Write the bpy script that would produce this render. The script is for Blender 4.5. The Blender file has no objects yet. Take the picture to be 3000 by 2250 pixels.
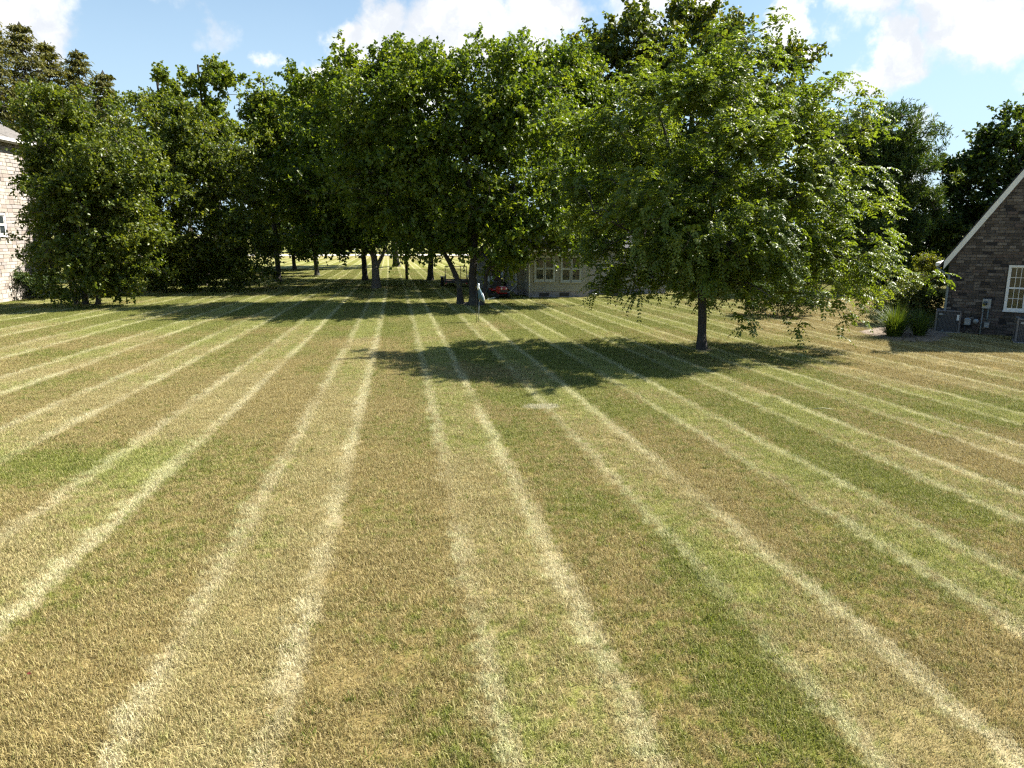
import bpy, math, random
import numpy as np
from mathutils import Vector, Matrix

sc = bpy.context.scene
R = math.radians
# ------------------------------------------------------------------ camera
F, H, YH = 2130.0, 3.6, 680.0          # focal length in photo pixels, camera height, horizon row
TH = math.atan((1125 - YH) / F)
cam = bpy.data.cameras.new('camera'); camo = bpy.data.objects.new('camera', cam)
sc.collection.objects.link(camo); sc.camera = camo
cam.sensor_fit = 'HORIZONTAL'; cam.sensor_width = 36.0; cam.lens = 36.0 * F / 3000.0
cam.clip_start = 0.1; cam.clip_end = 3000
camo.location = (0, 0, H); camo.rotation_euler = (math.pi / 2 - TH, 0, 0)
sc.render.resolution_x, sc.render.resolution_y = 1024, 768
# ------------------------------------------------------------------ sun, sky, exposure
SUN_EL = R(48); SUN_H = Vector((0.94, 0.34)).normalized()
SUN_DIR = Vector((SUN_H.x * math.cos(SUN_EL), SUN_H.y * math.cos(SUN_EL), math.sin(SUN_EL)))
sl = bpy.data.lights.new('sun', 'SUN'); sl.energy = 5.0; sl.angle = R(0.5); sl.color = (1.0, 0.95, 0.86)
so = bpy.data.objects.new('sun', sl); sc.collection.objects.link(so)
so.rotation_euler = SUN_DIR.to_track_quat('Z', 'Y').to_euler(); so.location = (30, 10, 40)
SKY_STRENGTH = 0.05
sc.view_settings.view_transform = 'Standard'; sc.view_settings.look = 'None'
sc.view_settings.exposure = 1.6; sc.view_settings.gamma = 1.0
sc.render.engine = 'CYCLES'
sc.cycles.use_denoising = False
sc.cycles.use_adaptive_sampling = True; sc.cycles.adaptive_threshold = 0.015
sc.cycles.max_bounces = 6; sc.cycles.diffuse_bounces = 2; sc.cycles.glossy_bounces = 2
sc.cycles.transmission_bounces = 6; sc.cycles.transparent_max_bounces = 6
sc.cycles.sample_clamp_indirect = 6.0
sc.cycles.filter_width = 1.3

rng = np.random.default_rng(7)
random.seed(7)
_c, _s = math.cos(TH), math.sin(TH)
def ray(px, py):
    a = (px - 1500) / F; b = (1125 - py) / F
    return np.array([a, _c + b * _s, -_s + b * _c])
def G(px, py, z=0.0):
    r = ray(px, py); t = (z - H) / r[2]
    return np.array([r[0] * t, r[1] * t, z])
def at(px, py, d):
    r = ray(px, py); t = d / r[1]
    return np.array([r[0] * t, d, H + r[2] * t])

# ------------------------------------------------------------------ node helpers
class NT:
    def __init__(s, tree): s.t = tree; s.n = tree.nodes; s.l = tree.links
    def new(s, t, **kw):
        n = s.n.new(t)
        for k, v in kw.items(): setattr(n, k, v)
        return n
    def link(s, a, b): s.l.new(a, b)
    def put(s, sock, v):
        if hasattr(v, 'is_output'): s.l.new(v, sock)
        else:
            if isinstance(v, (tuple, list)) and len(v) == 3 and sock.type == 'RGBA': v = (*v, 1)
            sock.default_value = v
    def m(s, op, a, b=None, c=None, clamp=False):
        n = s.new('ShaderNodeMath', operation=op, use_clamp=clamp)
        for i, v in enumerate((a, b, c)):
            if v is not None: s.put(n.inputs[i], v)
        return n.outputs[0]
    def vm(s, op, a, b=None, out=0):
        n = s.new('ShaderNodeVectorMath', operation=op)
        s.put(n.inputs[0], a)
        if b is not None: s.put(n.inputs[1], b)
        return n.outputs[out]
    def noise(s, vec, scale, detail=3.0, rough=0.55, dist=0.0):
        n = s.new('ShaderNodeTexNoise')
        if vec is not None: s.put(n.inputs['Vector'], vec)
        n.inputs['Scale'].default_value = scale; n.inputs['Detail'].default_value = detail
        n.inputs['Roughness'].default_value = rough; n.inputs['Distortion'].default_value = dist
        return n.outputs['Fac']
    def mix(s, f, a, b, blend='MIX'):
        n = s.new('ShaderNodeMix', data_type='RGBA', blend_type=blend)
        s.put(n.inputs[0], f); s.put(n.inputs[6], a); s.put(n.inputs[7], b)
        return n.outputs[2]
    def ramp(s, f, stops, interp='LINEAR'):
        n = s.new('ShaderNodeValToRGB'); cr = n.color_ramp; cr.interpolation = interp
        while len(cr.elements) < len(stops): cr.elements.new(0.5)
        for e, (p, col) in zip(cr.elements, stops):
            e.position = p
            e.color = (col, col, col, 1) if not isinstance(col, (tuple, list)) else (*col, 1)
        s.put(n.inputs[0], f)
        return n.outputs[0]
    def ss(s, v, lo, hi, a=0.0, b=1.0):
        n = s.new('ShaderNodeMapRange', interpolation_type='SMOOTHSTEP')
        s.put(n.inputs[0], v)
        for i, x in enumerate((lo, hi, a, b)): s.put(n.inputs[i + 1], x)
        return n.outputs[0]

# ------------------------------------------------------------------ world
w = bpy.data.worlds.new('World'); sc.world = w; w.use_nodes = True
W = NT(w.node_tree); W.n.clear()
sky = W.new('ShaderNodeTexSky', sky_type='NISHITA', sun_disc=False)
sky.sun_elevation = SUN_EL
sky.sun_rotation = math.atan2(SUN_H.x, SUN_H.y)      # clockwise from +Y
sky.altitude = 100; sky.air_density = 1.0; sky.dust_density = 1.6; sky.ozone_density = 1.5
tc = W.new('ShaderNodeTexCoord').outputs['Generated']
dirn = W.vm('NORMALIZE', tc)
warp = W.new('ShaderNodeTexNoise'); W.put(warp.inputs['Vector'], dirn)
warp.inputs['Scale'].default_value = 9; warp.inputs['Detail'].default_value = 6; warp.inputs['Roughness'].default_value = 0.6
wv = W.vm('SCALE', W.vm('SUBTRACT', warp.outputs['Color'], (0.5, 0.5, 0.5))); wv.node.inputs['Scale'].default_value = 0.13
d2 = W.vm('ADD', dirn, wv)
fine = W.noise(dirn, 22, 8, 0.62)
big = W.noise(d2, 6.5, 5, 0.55)
clouds = [(60, 10, 190, 1), (130, 95, 95, 1), (170, 150, 70, .8), (650, 105, 100, .5), (600, 130, 70, .4), (400, 85, 50, .25),
          (1010, 175, 120, 1), (1130, 95, 150, 1), (1350, 40, 220, 1), (1600, 60, 170, 1), (930, 260, 110, .9), (1560, 190, 200, .9),
          (1250, 190, 200, 1), (770, 205, 55, .6), (330, 330, 120, .5), (2080, 20, 110, .9), (2330, 70, 90, .9), (2345, 150, 60, .7),
          (2520, 20, 130, .8), (2600, 170, 120, 1), (2520, 230, 80, .8), (2780, 40, 170, .9), (2930, 60, 190, 1), (2960, -80, 260, 1),
          (2680, 370, 70, .5), (1900, -150, 260, .9), (500, -250, 260, .9), (2650, 560, 90, .6), (800, 520, 200, .6), (-250, 150, 260, .9), (3300, 250, 260, .9)]
acc = None
for px, py, r, st in clouds:
    v = ray(px, py); v = v / np.linalg.norm(v)
    dist = W.vm('DISTANCE', d2, tuple(float(x) for x in v), out=1)
    b = W.ss(dist, r / F * 1.05, r / F * 0.15, 0.0, st)
    acc = b if acc is None else W.m('MAXIMUM', acc, b)
sep = W.new('ShaderNodeSeparateXYZ'); W.put(sep.inputs[0], dirn)
upper = W.ss(sep.outputs['Z'], 0.30, 0.45)
back = W.ss(sep.outputs['Y'], 0.25, -0.1)
gen = W.m('MULTIPLY', W.ss(big, 0.58, 0.72), W.m('MAXIMUM', upper, back))
acc = W.m('MAXIMUM', acc, gen)
acc = W.m('ADD', acc, W.m('MULTIPLY', W.m('SUBTRACT', fine, 0.5), 0.9))
cmask = W.ss(acc, 0.25, 0.78)
# soft grey undersides inside the clouds
shade = W.ss(W.noise(d2, 13, 6, 0.58), 0.36, 0.62)
ccol = W.mix(shade, (5.7, 6.0, 6.45), (8.2, 8.2, 8.1))
skyc = W.mix(1.0, sky.outputs[0], (0.80, 1.0, 1.10), 'MULTIPLY')
veil = W.m('MULTIPLY', W.ss(sep.outputs['Z'], 0.5, 0.05, 0.03, 0.72), W.ss(W.noise(d2, 3.0, 3), 0.25, 0.7, 0.85, 1.0))
skyc = W.mix(veil, skyc, (4.9, 6.5, 7.8))
bg = W.new('ShaderNodeBackground'); W.put(bg.inputs[0], W.mix(cmask, skyc, ccol)); bg.inputs[1].default_value = SKY_STRENGTH
wo = W.new('ShaderNodeOutputWorld'); W.link(bg.outputs[0], wo.inputs[0])

# ------------------------------------------------------------------ materials
def mat(name):
    m = bpy.data.materials.new(name); m.use_nodes = True
    t = NT(m.node_tree); t.n.clear()
    out = t.new('ShaderNodeOutputMaterial')
    return m, t, out
def simple(name, col, rough=0.6, var=0.25, scale=6.0, metal=0.0, spec=0.5, bump=0.0, bscale=40.0, rnd=0.0):
    m, t, out = mat(name)
    p = t.new('ShaderNodeBsdfPrincipled')
    pos = t.new('ShaderNodeTexCoord').outputs['Object']
    n = t.noise(pos, scale, 5, 0.6)
    dark = tuple(c * (1 - var) for c in col); lite = tuple(min(1, c * (1 + var)) for c in col)
    colr = t.mix(t.ss(n, 0.3, 0.7), dark, lite)
    if rnd:
        oi = t.new('ShaderNodeObjectInfo').outputs['Random']
        colr = t.mix(1.0, colr, t.ramp(oi, [(0, 1 - rnd), (1, 1.0)]), 'MULTIPLY')
    t.put(p.inputs['Base Color'], colr)
    p.inputs['Roughness'].default_value = rough; p.inputs['Metallic'].default_value = metal
    p.inputs['Specular IOR Level'].default_value = spec
    if bump:
        b = t.new('ShaderNodeBump'); b.inputs['Strength'].default_value = bump; b.inputs['Distance'].default_value = 0.01
        t.put(b.inputs['Height'], t.noise(pos, bscale, 5)); t.link(b.outputs[0], p.inputs['Normal'])
    t.link(p.outputs[0], out.inputs[0])
    return m
def leaf_mat(name, dark, mid, lite, transl=0.35, rough=0.42, spec=0.5):
    m, t, out = mat(name)
    a = t.new('ShaderNodeAttribute'); a.attribute_name = 'tint'
    col = t.ramp(a.outputs['Fac'], [(0.0, dark), (0.55, mid), (1.0, lite)])
    p = t.new('ShaderNodeBsdfPrincipled'); t.put(p.inputs['Base Color'], col)
    p.inputs['Roughness'].default_value = rough; p.inputs['Specular IOR Level'].default_value = spec
    tr = t.new('ShaderNodeBsdfTranslucent'); t.put(tr.inputs[0], t.mix(1.0, col, (1.5, 1.4, 0.45), 'MULTIPLY'))
    mx = t.new('ShaderNodeMixShader'); mx.inputs[0].default_value = transl
    t.link(p.outputs[0], mx.inputs[1]); t.link(tr.outputs[0], mx.inputs[2]); t.link(mx.outputs[0], out.inputs[0])
    return m
def bark_mat(name, col):
    m, t, out = mat(name)
    pos = t.new('ShaderNodeNewGeometry').outputs['Position']
    st = t.vm('MULTIPLY', pos, (9.0, 9.0, 1.6))
    n = t.noise(st, 3.0, 6, 0.65); n2 = t.noise(pos, 2.0, 3)
    c1 = t.mix(t.ss(n, 0.35, 0.65), tuple(x * 0.45 for x in col), tuple(x * 1.25 for x in col))
    c1 = t.mix(t.m('MULTIPLY', t.ss(n2, 0.5, 0.7), 0.35), c1, (0.13, 0.14, 0.09))
    p = t.new('ShaderNodeBsdfPrincipled'); t.put(p.inputs['Base Color'], c1); p.inputs['Roughness'].default_value = 0.9
    b = t.new('ShaderNodeBump'); b.inputs['Strength'].default_value = 0.9; b.inputs['Distance'].default_value = 0.03
    t.put(b.inputs['Height'], n); t.link(b.outputs[0], p.inputs['Normal'])
    t.link(p.outputs[0], out.inputs[0])
    return m
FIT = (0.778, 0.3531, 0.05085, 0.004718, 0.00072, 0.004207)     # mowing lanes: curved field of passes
def blob2(t, x, y, cx, cy, rx, ry):
    dx = t.m('DIVIDE', t.m('SUBTRACT', x, cx), rx); dy = t.m('DIVIDE', t.m('SUBTRACT', y, cy), ry)
    d = t.m('ADD', t.m('MULTIPLY', dx, dx), t.m('MULTIPLY', dy, dy))
    return t.m('EXPONENT', t.m('MULTIPLY', d, -1.0))
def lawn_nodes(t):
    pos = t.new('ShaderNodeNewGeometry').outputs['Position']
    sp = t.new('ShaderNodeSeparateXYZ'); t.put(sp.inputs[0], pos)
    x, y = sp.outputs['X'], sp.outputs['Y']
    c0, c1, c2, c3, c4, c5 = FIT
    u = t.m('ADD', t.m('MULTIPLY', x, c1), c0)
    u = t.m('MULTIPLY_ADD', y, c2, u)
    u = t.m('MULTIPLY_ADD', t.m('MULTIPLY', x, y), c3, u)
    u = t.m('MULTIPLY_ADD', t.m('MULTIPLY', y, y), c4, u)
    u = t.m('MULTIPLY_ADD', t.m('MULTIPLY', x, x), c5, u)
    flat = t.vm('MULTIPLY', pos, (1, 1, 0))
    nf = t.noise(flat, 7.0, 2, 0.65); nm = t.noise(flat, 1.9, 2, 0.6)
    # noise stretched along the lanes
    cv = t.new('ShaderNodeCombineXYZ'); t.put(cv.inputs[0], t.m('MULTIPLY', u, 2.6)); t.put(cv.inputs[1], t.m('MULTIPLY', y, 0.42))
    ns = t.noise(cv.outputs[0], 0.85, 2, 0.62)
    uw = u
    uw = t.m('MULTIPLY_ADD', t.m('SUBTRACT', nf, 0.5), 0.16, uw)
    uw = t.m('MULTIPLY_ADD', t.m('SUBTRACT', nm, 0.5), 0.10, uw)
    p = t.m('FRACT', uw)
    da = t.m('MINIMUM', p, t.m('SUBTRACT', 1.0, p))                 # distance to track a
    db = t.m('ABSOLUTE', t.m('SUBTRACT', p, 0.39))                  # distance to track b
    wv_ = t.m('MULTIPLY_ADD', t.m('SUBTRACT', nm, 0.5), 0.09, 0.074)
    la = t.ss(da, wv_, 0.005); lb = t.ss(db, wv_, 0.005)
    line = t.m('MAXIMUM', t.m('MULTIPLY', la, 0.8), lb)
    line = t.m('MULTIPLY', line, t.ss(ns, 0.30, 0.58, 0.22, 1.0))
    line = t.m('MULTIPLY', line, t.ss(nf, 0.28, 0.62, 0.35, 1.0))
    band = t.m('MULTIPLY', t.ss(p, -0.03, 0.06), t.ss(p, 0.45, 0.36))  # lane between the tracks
    # greenness
    g = t.m('MULTIPLY', t.m('SUBTRACT', ns, 0.5), 1.3)
    g = t.m('MULTIPLY_ADD', t.m('SUBTRACT', t.noise(flat, 0.3, 1), 0.5), 1.8, g)
    g = t.m('MULTIPLY_ADD', t.m('SUBTRACT', nf, 0.5), 2.6, g)
    g = t.m('ADD', g, 0.27)
    g = t.m('ADD', g, t.ss(y, 22.0, 30.0, 0.0, 0.55))
    for cx, cy, rx, ry, s_ in ((-8.0, 11.0, 3.2, 1.3, 0.9), (2.0, 6.6, 0.55, 2.6, 0.75), (9.2, 13.9, 1.8, 1.4, 0.6), (3.5, 21.5, 6.5, 4.5, 0.7),
                               (1.4, 15.5, 5.0, 3.0, 0.35), (5.2, 10.5, 1.0, 4.0, 0.3), (-5.5, 14.0, 4.5, 6.5, -0.35), (-2.5, 6.0, 1.6, 4.0, -0.25), (17.5, 33.0, 6.0, 7.0, -1.6), (11.5, 21.0, 4.0, 4.0, -0.55), (13.5, 28, 4.0, 3.0, -0.7), (-8.0, 112.0, 60.0, 16.0, -0.5)):
        g = t.m('MULTIPLY_ADD', blob2(t, x, y, cx, cy, rx, ry), s_, g)
    gm = t.ss(g, 0.0, 0.85)
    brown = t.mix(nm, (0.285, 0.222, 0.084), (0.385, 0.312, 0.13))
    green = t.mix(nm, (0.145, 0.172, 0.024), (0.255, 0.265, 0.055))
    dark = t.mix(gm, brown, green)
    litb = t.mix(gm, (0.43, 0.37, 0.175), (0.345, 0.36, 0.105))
    base = t.mix(t.m('MULTIPLY', band, t.ss(nm, 0.25, 0.7, 0.35, 0.85)), dark, litb)  # lighter lane: sheen of leaning mown blades painted into the colour
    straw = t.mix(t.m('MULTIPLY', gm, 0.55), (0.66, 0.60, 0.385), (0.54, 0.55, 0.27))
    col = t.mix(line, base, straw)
    # pale dried-out patch
    patch = t.ss(t.m('MULTIPLY_ADD', t.m('SUBTRACT', nf, 0.5), 0.8, blob2(t, x, y, 0.62, 14.85, 0.42, 0.30)), 0.35, 0.62)
    col = t.mix(t.m('MULTIPLY', patch, 0.75), col, (0.52, 0.49, 0.35))
    return col, nf, gm, y
def lawn_mat():
    m, t, out = mat('lawn_soil')
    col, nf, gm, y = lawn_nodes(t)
    # where the blades stand the soil and thatch under them show; beyond them the sward itself
    soil = t.mix(1.0, col, (0.55, 0.52, 0.5), 'MULTIPLY')
    p = t.new('ShaderNodeBsdfPrincipled')
    pos = t.new('ShaderNodeNewGeometry').outputs['Position']
    speck = t.noise(pos, 55, 3, 0.7)
    far = t.ss(y, 60.0, 80.0)
    c2 = t.mix(far, soil, t.mix(1.0, col, (0.72, 0.70, 0.72), 'MULTIPLY'))
    c2 = t.mix(1.0, c2, t.ramp(speck, [(0.25, 0.6), (0.75, 1.25)]), 'MULTIPLY')
    t.put(p.inputs['Base Color'], c2); p.inputs['Roughness'].default_value = 0.95; p.inputs['Specular IOR Level'].default_value = 0.1
    t.link(p.outputs[0], out.inputs[0])
    return m
def blade_mat():
    m, t, out = mat('grass_blade')
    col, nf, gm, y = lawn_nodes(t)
    isl = t.new('ShaderNodeNewGeometry').outputs['Random Per Island']
    v = t.ramp(isl, [(0.0, 0.72), (0.5, 1.0), (1.0, 1.28)])
    c2 = t.mix(1.0, col, v, 'MULTIPLY')
    i2 = t.m('FRACT', t.m('MULTIPLY', isl, 17.31))
    c2 = t.mix(t.ss(i2, 0.78, 0.95, 0.0, 0.55), c2, (0.58, 0.48, 0.25))       # dead blades
    c2 = t.mix(t.ss(i2, 0.2, 0.03, 0.0, 0.5), c2, (0.15, 0.20, 0.035))        # green blades
    p = t.new('ShaderNodeBsdfPrincipled'); t.put(p.inputs['Base Color'], c2)
    p.inputs['Roughness'].default_value = 0.6; p.inputs['Specular IOR Level'].default_value = 0.3
    tr = t.new('ShaderNodeBsdfTranslucent'); t.put(tr.inputs[0], c2)
    mx = t.new('ShaderNodeMixShader'); mx.inputs[0].default_value = 0.3
    t.link(p.outputs[0], mx.inputs[1]); t.link(tr.outputs[0], mx.inputs[2]); t.link(mx.outputs[0], out.inputs[0])
    return m
def brick_mat(name, island, stops, speck=0.3):
    m, t, out = mat(name)
    r = t.new('ShaderNodeNewGeometry').outputs['Random Per Island'] if island else t.new('ShaderNodeObjectInfo').outputs['Random']
    pos = t.new('ShaderNodeNewGeometry').outputs['Position']
    n = t.noise(pos, 14, 6, 0.65)
    c = t.mix(1.0, t.ramp(r, stops, 'CONSTANT'), t.ramp(n, [(0.25, 1 - speck), (0.75, 1 + speck)]), 'MULTIPLY')
    p = t.new('ShaderNodeBsdfPrincipled'); t.put(p.inputs['Base Color'], c); p.inputs['Roughness'].default_value = 0.9
    b = t.new('ShaderNodeBump'); b.inputs['Strength'].default_value = 0.5; b.inputs['Distance'].default_value = 0.012
    t.put(b.inputs['Height'], t.noise(pos, 45, 4)); t.link(b.outputs[0], p.inputs['Normal'])
    t.link(p.outputs[0], out.inputs[0])
    return m
def glass_mat(name, tint=(0.03, 0.04, 0.045)):
    m, t, out = mat(name)
    p = t.new('ShaderNodeBsdfPrincipled'); p.inputs['Base Color'].default_value = (*tint, 1)
    p.inputs['Roughness'].default_value = 0.04; p.inputs['Specular IOR Level'].default_value = 0.9
    tr = t.new('ShaderNodeBsdfTransparent'); tr.inputs[0].default_value = (0.85, 0.9, 0.88, 1)
    mx = t.new('ShaderNodeMixShader'); mx.inputs[0].default_value = 0.45
    t.link(p.outputs[0], mx.inputs[1]); t.link(tr.outputs[0], mx.inputs[2]); t.link(mx.outputs[0], out.inputs[0])
    return m
M = {
 'white': simple('white_paint', (0.72, 0.71, 0.68), 0.45, 0.06, 3),
 'trim': simple('shaded_white_trim', (0.36, 0.38, 0.37), 0.5, 0.08, 3),  # white window trim darkened, deep shade put into its colour
 'deadleaf': simple('dark_red_leaf', (0.14, 0.02, 0.014), 0.6, 0.1, 9),
 'cream': simple('cream_siding', (0.26, 0.25, 0.205), 0.55, 0.08, 3),
 'pipe': simple('downspout_paint', (0.17, 0.20, 0.20), 0.5, 0.1, 4),
 'pipe_white': simple('white_downspout', (0.62, 0.62, 0.6), 0.5, 0.1, 4),
 'mortar': simple('mortar', (0.07, 0.062, 0.053), 0.95, 0.15, 9, bump=0.4),
 'mortar_pale': simple('pale_mortar', (0.42, 0.38, 0.33), 0.95, 0.1, 9, bump=0.4),
 'shingle': simple('roof_shingle', (0.17, 0.155, 0.14), 0.9, 0.25, 5, rnd=0.25, bump=0.5),
 'shingle_dark': simple('dark_roof_shingle', (0.06, 0.06, 0.065), 0.9, 0.25, 5, rnd=0.25, bump=0.5),
 'foundation': simple('foundation_block', (0.27, 0.25, 0.26), 0.9, 0.15, 4, bump=0.3),
 'black': simple('black_plastic', (0.02, 0.02, 0.022), 0.5, 0.2, 5),
 'dark_metal': simple('dark_metal', (0.045, 0.042, 0.045), 0.45, 0.25, 8, metal=0.4),
 'ac': simple('condenser_paint', (0.085, 0.08, 0.085), 0.5, 0.1, 5),
 'ac_trim': simple('condenser_trim', (0.15, 0.135, 0.13), 0.45, 0.1, 5),
 'grey_metal': simple('grey_meter_metal', (0.26, 0.28, 0.29), 0.4, 0.12, 5, metal=0.2),
 'red': simple('red_mower_paint', (0.33, 0.014, 0.018), 0.25, 0.08, 3),
 'rubber': simple('rubber', (0.018, 0.018, 0.018), 0.85, 0.2, 5),
 'wood': simple('weathered_wood', (0.12, 0.075, 0.055), 0.85, 0.35, 7, bump=0.5),
 'mulch': simple('mulch', (0.19, 0.145, 0.105), 0.95, 0.5, 30, bump=0.8, bscale=60),
 'road': simple('road_concrete', (0.42, 0.40, 0.38), 0.9, 0.1, 0.4),
 'carwhite': simple('car_paint_white', (0.78, 0.79, 0.8), 0.2, 0.03, 2),
 'glass': glass_mat('window_glass'),
 'carglass': simple('car_glass', (0.10, 0.22, 0.34), 0.08, 0.05, 2),
 'curtain': simple('curtain', (0.5, 0.47, 0.36), 0.9, 0.25, 4),
 'interior': simple('dark_interior', (0.05, 0.045, 0.04), 0.9, 0.2, 4),
 'heron_blue': simple('heron_slate_blue', (0.045, 0.10, 0.13), 0.5, 0.3, 14),
 'heron_white': simple('heron_white', (0.72, 0.74, 0.74), 0.5, 0.08, 9),
 'heron_beak': simple('heron_beak', (0.35, 0.25, 0.06), 0.5, 0.1, 9),
 'steel': simple('galvanised_rod', (0.30, 0.31, 0.30), 0.4, 0.1, 8, metal=0.6),
 'pot': simple('glazed_pot', (0.62, 0.64, 0.63), 0.3, 0.05, 8),
 'yellow': simple('yellow_sticker', (0.6, 0.5, 0.08), 0.5, 0.05, 8),
 'post': simple('painted_post', (0.40, 0.38, 0.20), 0.7, 0.1, 8),
 'bucket': simple('pale_blue_plastic', (0.36, 0.45, 0.52), 0.4, 0.05, 8),
 'brickR': brick_mat('tumbled_brick', False, [(0, (0.0592, 0.0484, 0.0406)), (0.2, (0.0886, 0.072, 0.0603)), (0.38, (0.1239, 0.1044, 0.0888)), (0.55, (0.0723, 0.0615, 0.0547)), (0.68, (0.1617, 0.1383, 0.1198)), (0.78, (0.022, 0.019, 0.02)), (0.9, (0.0949, 0.0705, 0.0608))], 0.4),
 'brickRs': brick_mat('tumbled_brick_rest', True, [(0, (0.0592, 0.0484, 0.0406)), (0.2, (0.0886, 0.072, 0.0603)), (0.38, (0.1239, 0.1044, 0.0888)), (0.55, (0.0723, 0.0615, 0.0547)), (0.68, (0.1617, 0.1383, 0.1198)), (0.78, (0.022, 0.019, 0.02)), (0.9, (0.0949, 0.0705, 0.0608))], 0.4),
 'stoneL': brick_mat('pale_stone', False, [(0, (0.33, 0.284, 0.238)), (0.25, (0.383, 0.337, 0.29)), (0.5, (0.277, 0.231, 0.198)), (0.7, (0.409, 0.376, 0.33)), (0.87, (0.304, 0.271, 0.251))], 0.2),
 'stoneLs': brick_mat('pale_stone_rest', True, [(0, (0.33, 0.284, 0.238)), (0.25, (0.383, 0.337, 0.29)), (0.5, (0.277, 0.231, 0.198)), (0.7, (0.409, 0.376, 0.33)), (0.87, (0.304, 0.271, 0.251))], 0.2),
 'bark': bark_mat('bark', (0.12, 0.10, 0.08)),
 'bark_dark': bark_mat('dark_bark', (0.05, 0.042, 0.036)),
 'bark_grey': bark_mat('grey_bark', (0.17, 0.14, 0.115)),
}
LM = {
 'locust': leaf_mat('locust_leaf', (0.055, 0.092, 0.014), (0.115, 0.165, 0.024), (0.19, 0.225, 0.042), 0.5, 0.42, 0.42),
 'broad': leaf_mat('broad_leaf', (0.045, 0.082, 0.009), (0.100, 0.150, 0.016), (0.175, 0.21, 0.028), 0.5, 0.42, 0.4),
 'shrubtree': leaf_mat('shrub_tree_leaf', (0.045, 0.076, 0.011), (0.105, 0.142, 0.020), (0.18, 0.20, 0.034), 0.48, 0.4, 0.42),
 'maple': leaf_mat('maple_leaf', (0.032, 0.058, 0.010), (0.078, 0.108, 0.015), (0.175, 0.175, 0.026), 0.42, 0.45, 0.35),
 'light': leaf_mat('light_leaf', (0.06, 0.098, 0.012), (0.125, 0.172, 0.021), (0.20, 0.225, 0.036), 0.52, 0.45, 0.35),
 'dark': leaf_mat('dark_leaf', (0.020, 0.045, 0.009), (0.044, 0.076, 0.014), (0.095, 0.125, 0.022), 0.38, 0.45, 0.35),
 'needle': leaf_mat('spruce_needle', (0.06, 0.07, 0.016), (0.12, 0.122, 0.028), (0.18, 0.16, 0.044), 0.3, 0.6, 0.2),
 'pine': leaf_mat('pine_needle', (0.020, 0.046, 0.014), (0.05, 0.09, 0.02), (0.115, 0.145, 0.028), 0.3, 0.5, 0.3),
 'hedge': leaf_mat('hedge_leaf', (0.038, 0.062, 0.014), (0.095, 0.125, 0.028), (0.18, 0.19, 0.052), 0.4, 0.42, 0.4),
 'autumn': leaf_mat('yellowing_leaf', (0.06, 0.085, 0.014), (0.12, 0.145, 0.022), (0.20, 0.18, 0.028), 0.45, 0.5, 0.3),
 'reed': leaf_mat('reed_blade', (0.03, 0.058, 0.009), (0.065, 0.105, 0.015), (0.125, 0.16, 0.028), 0.3, 0.5, 0.3),
}

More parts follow.
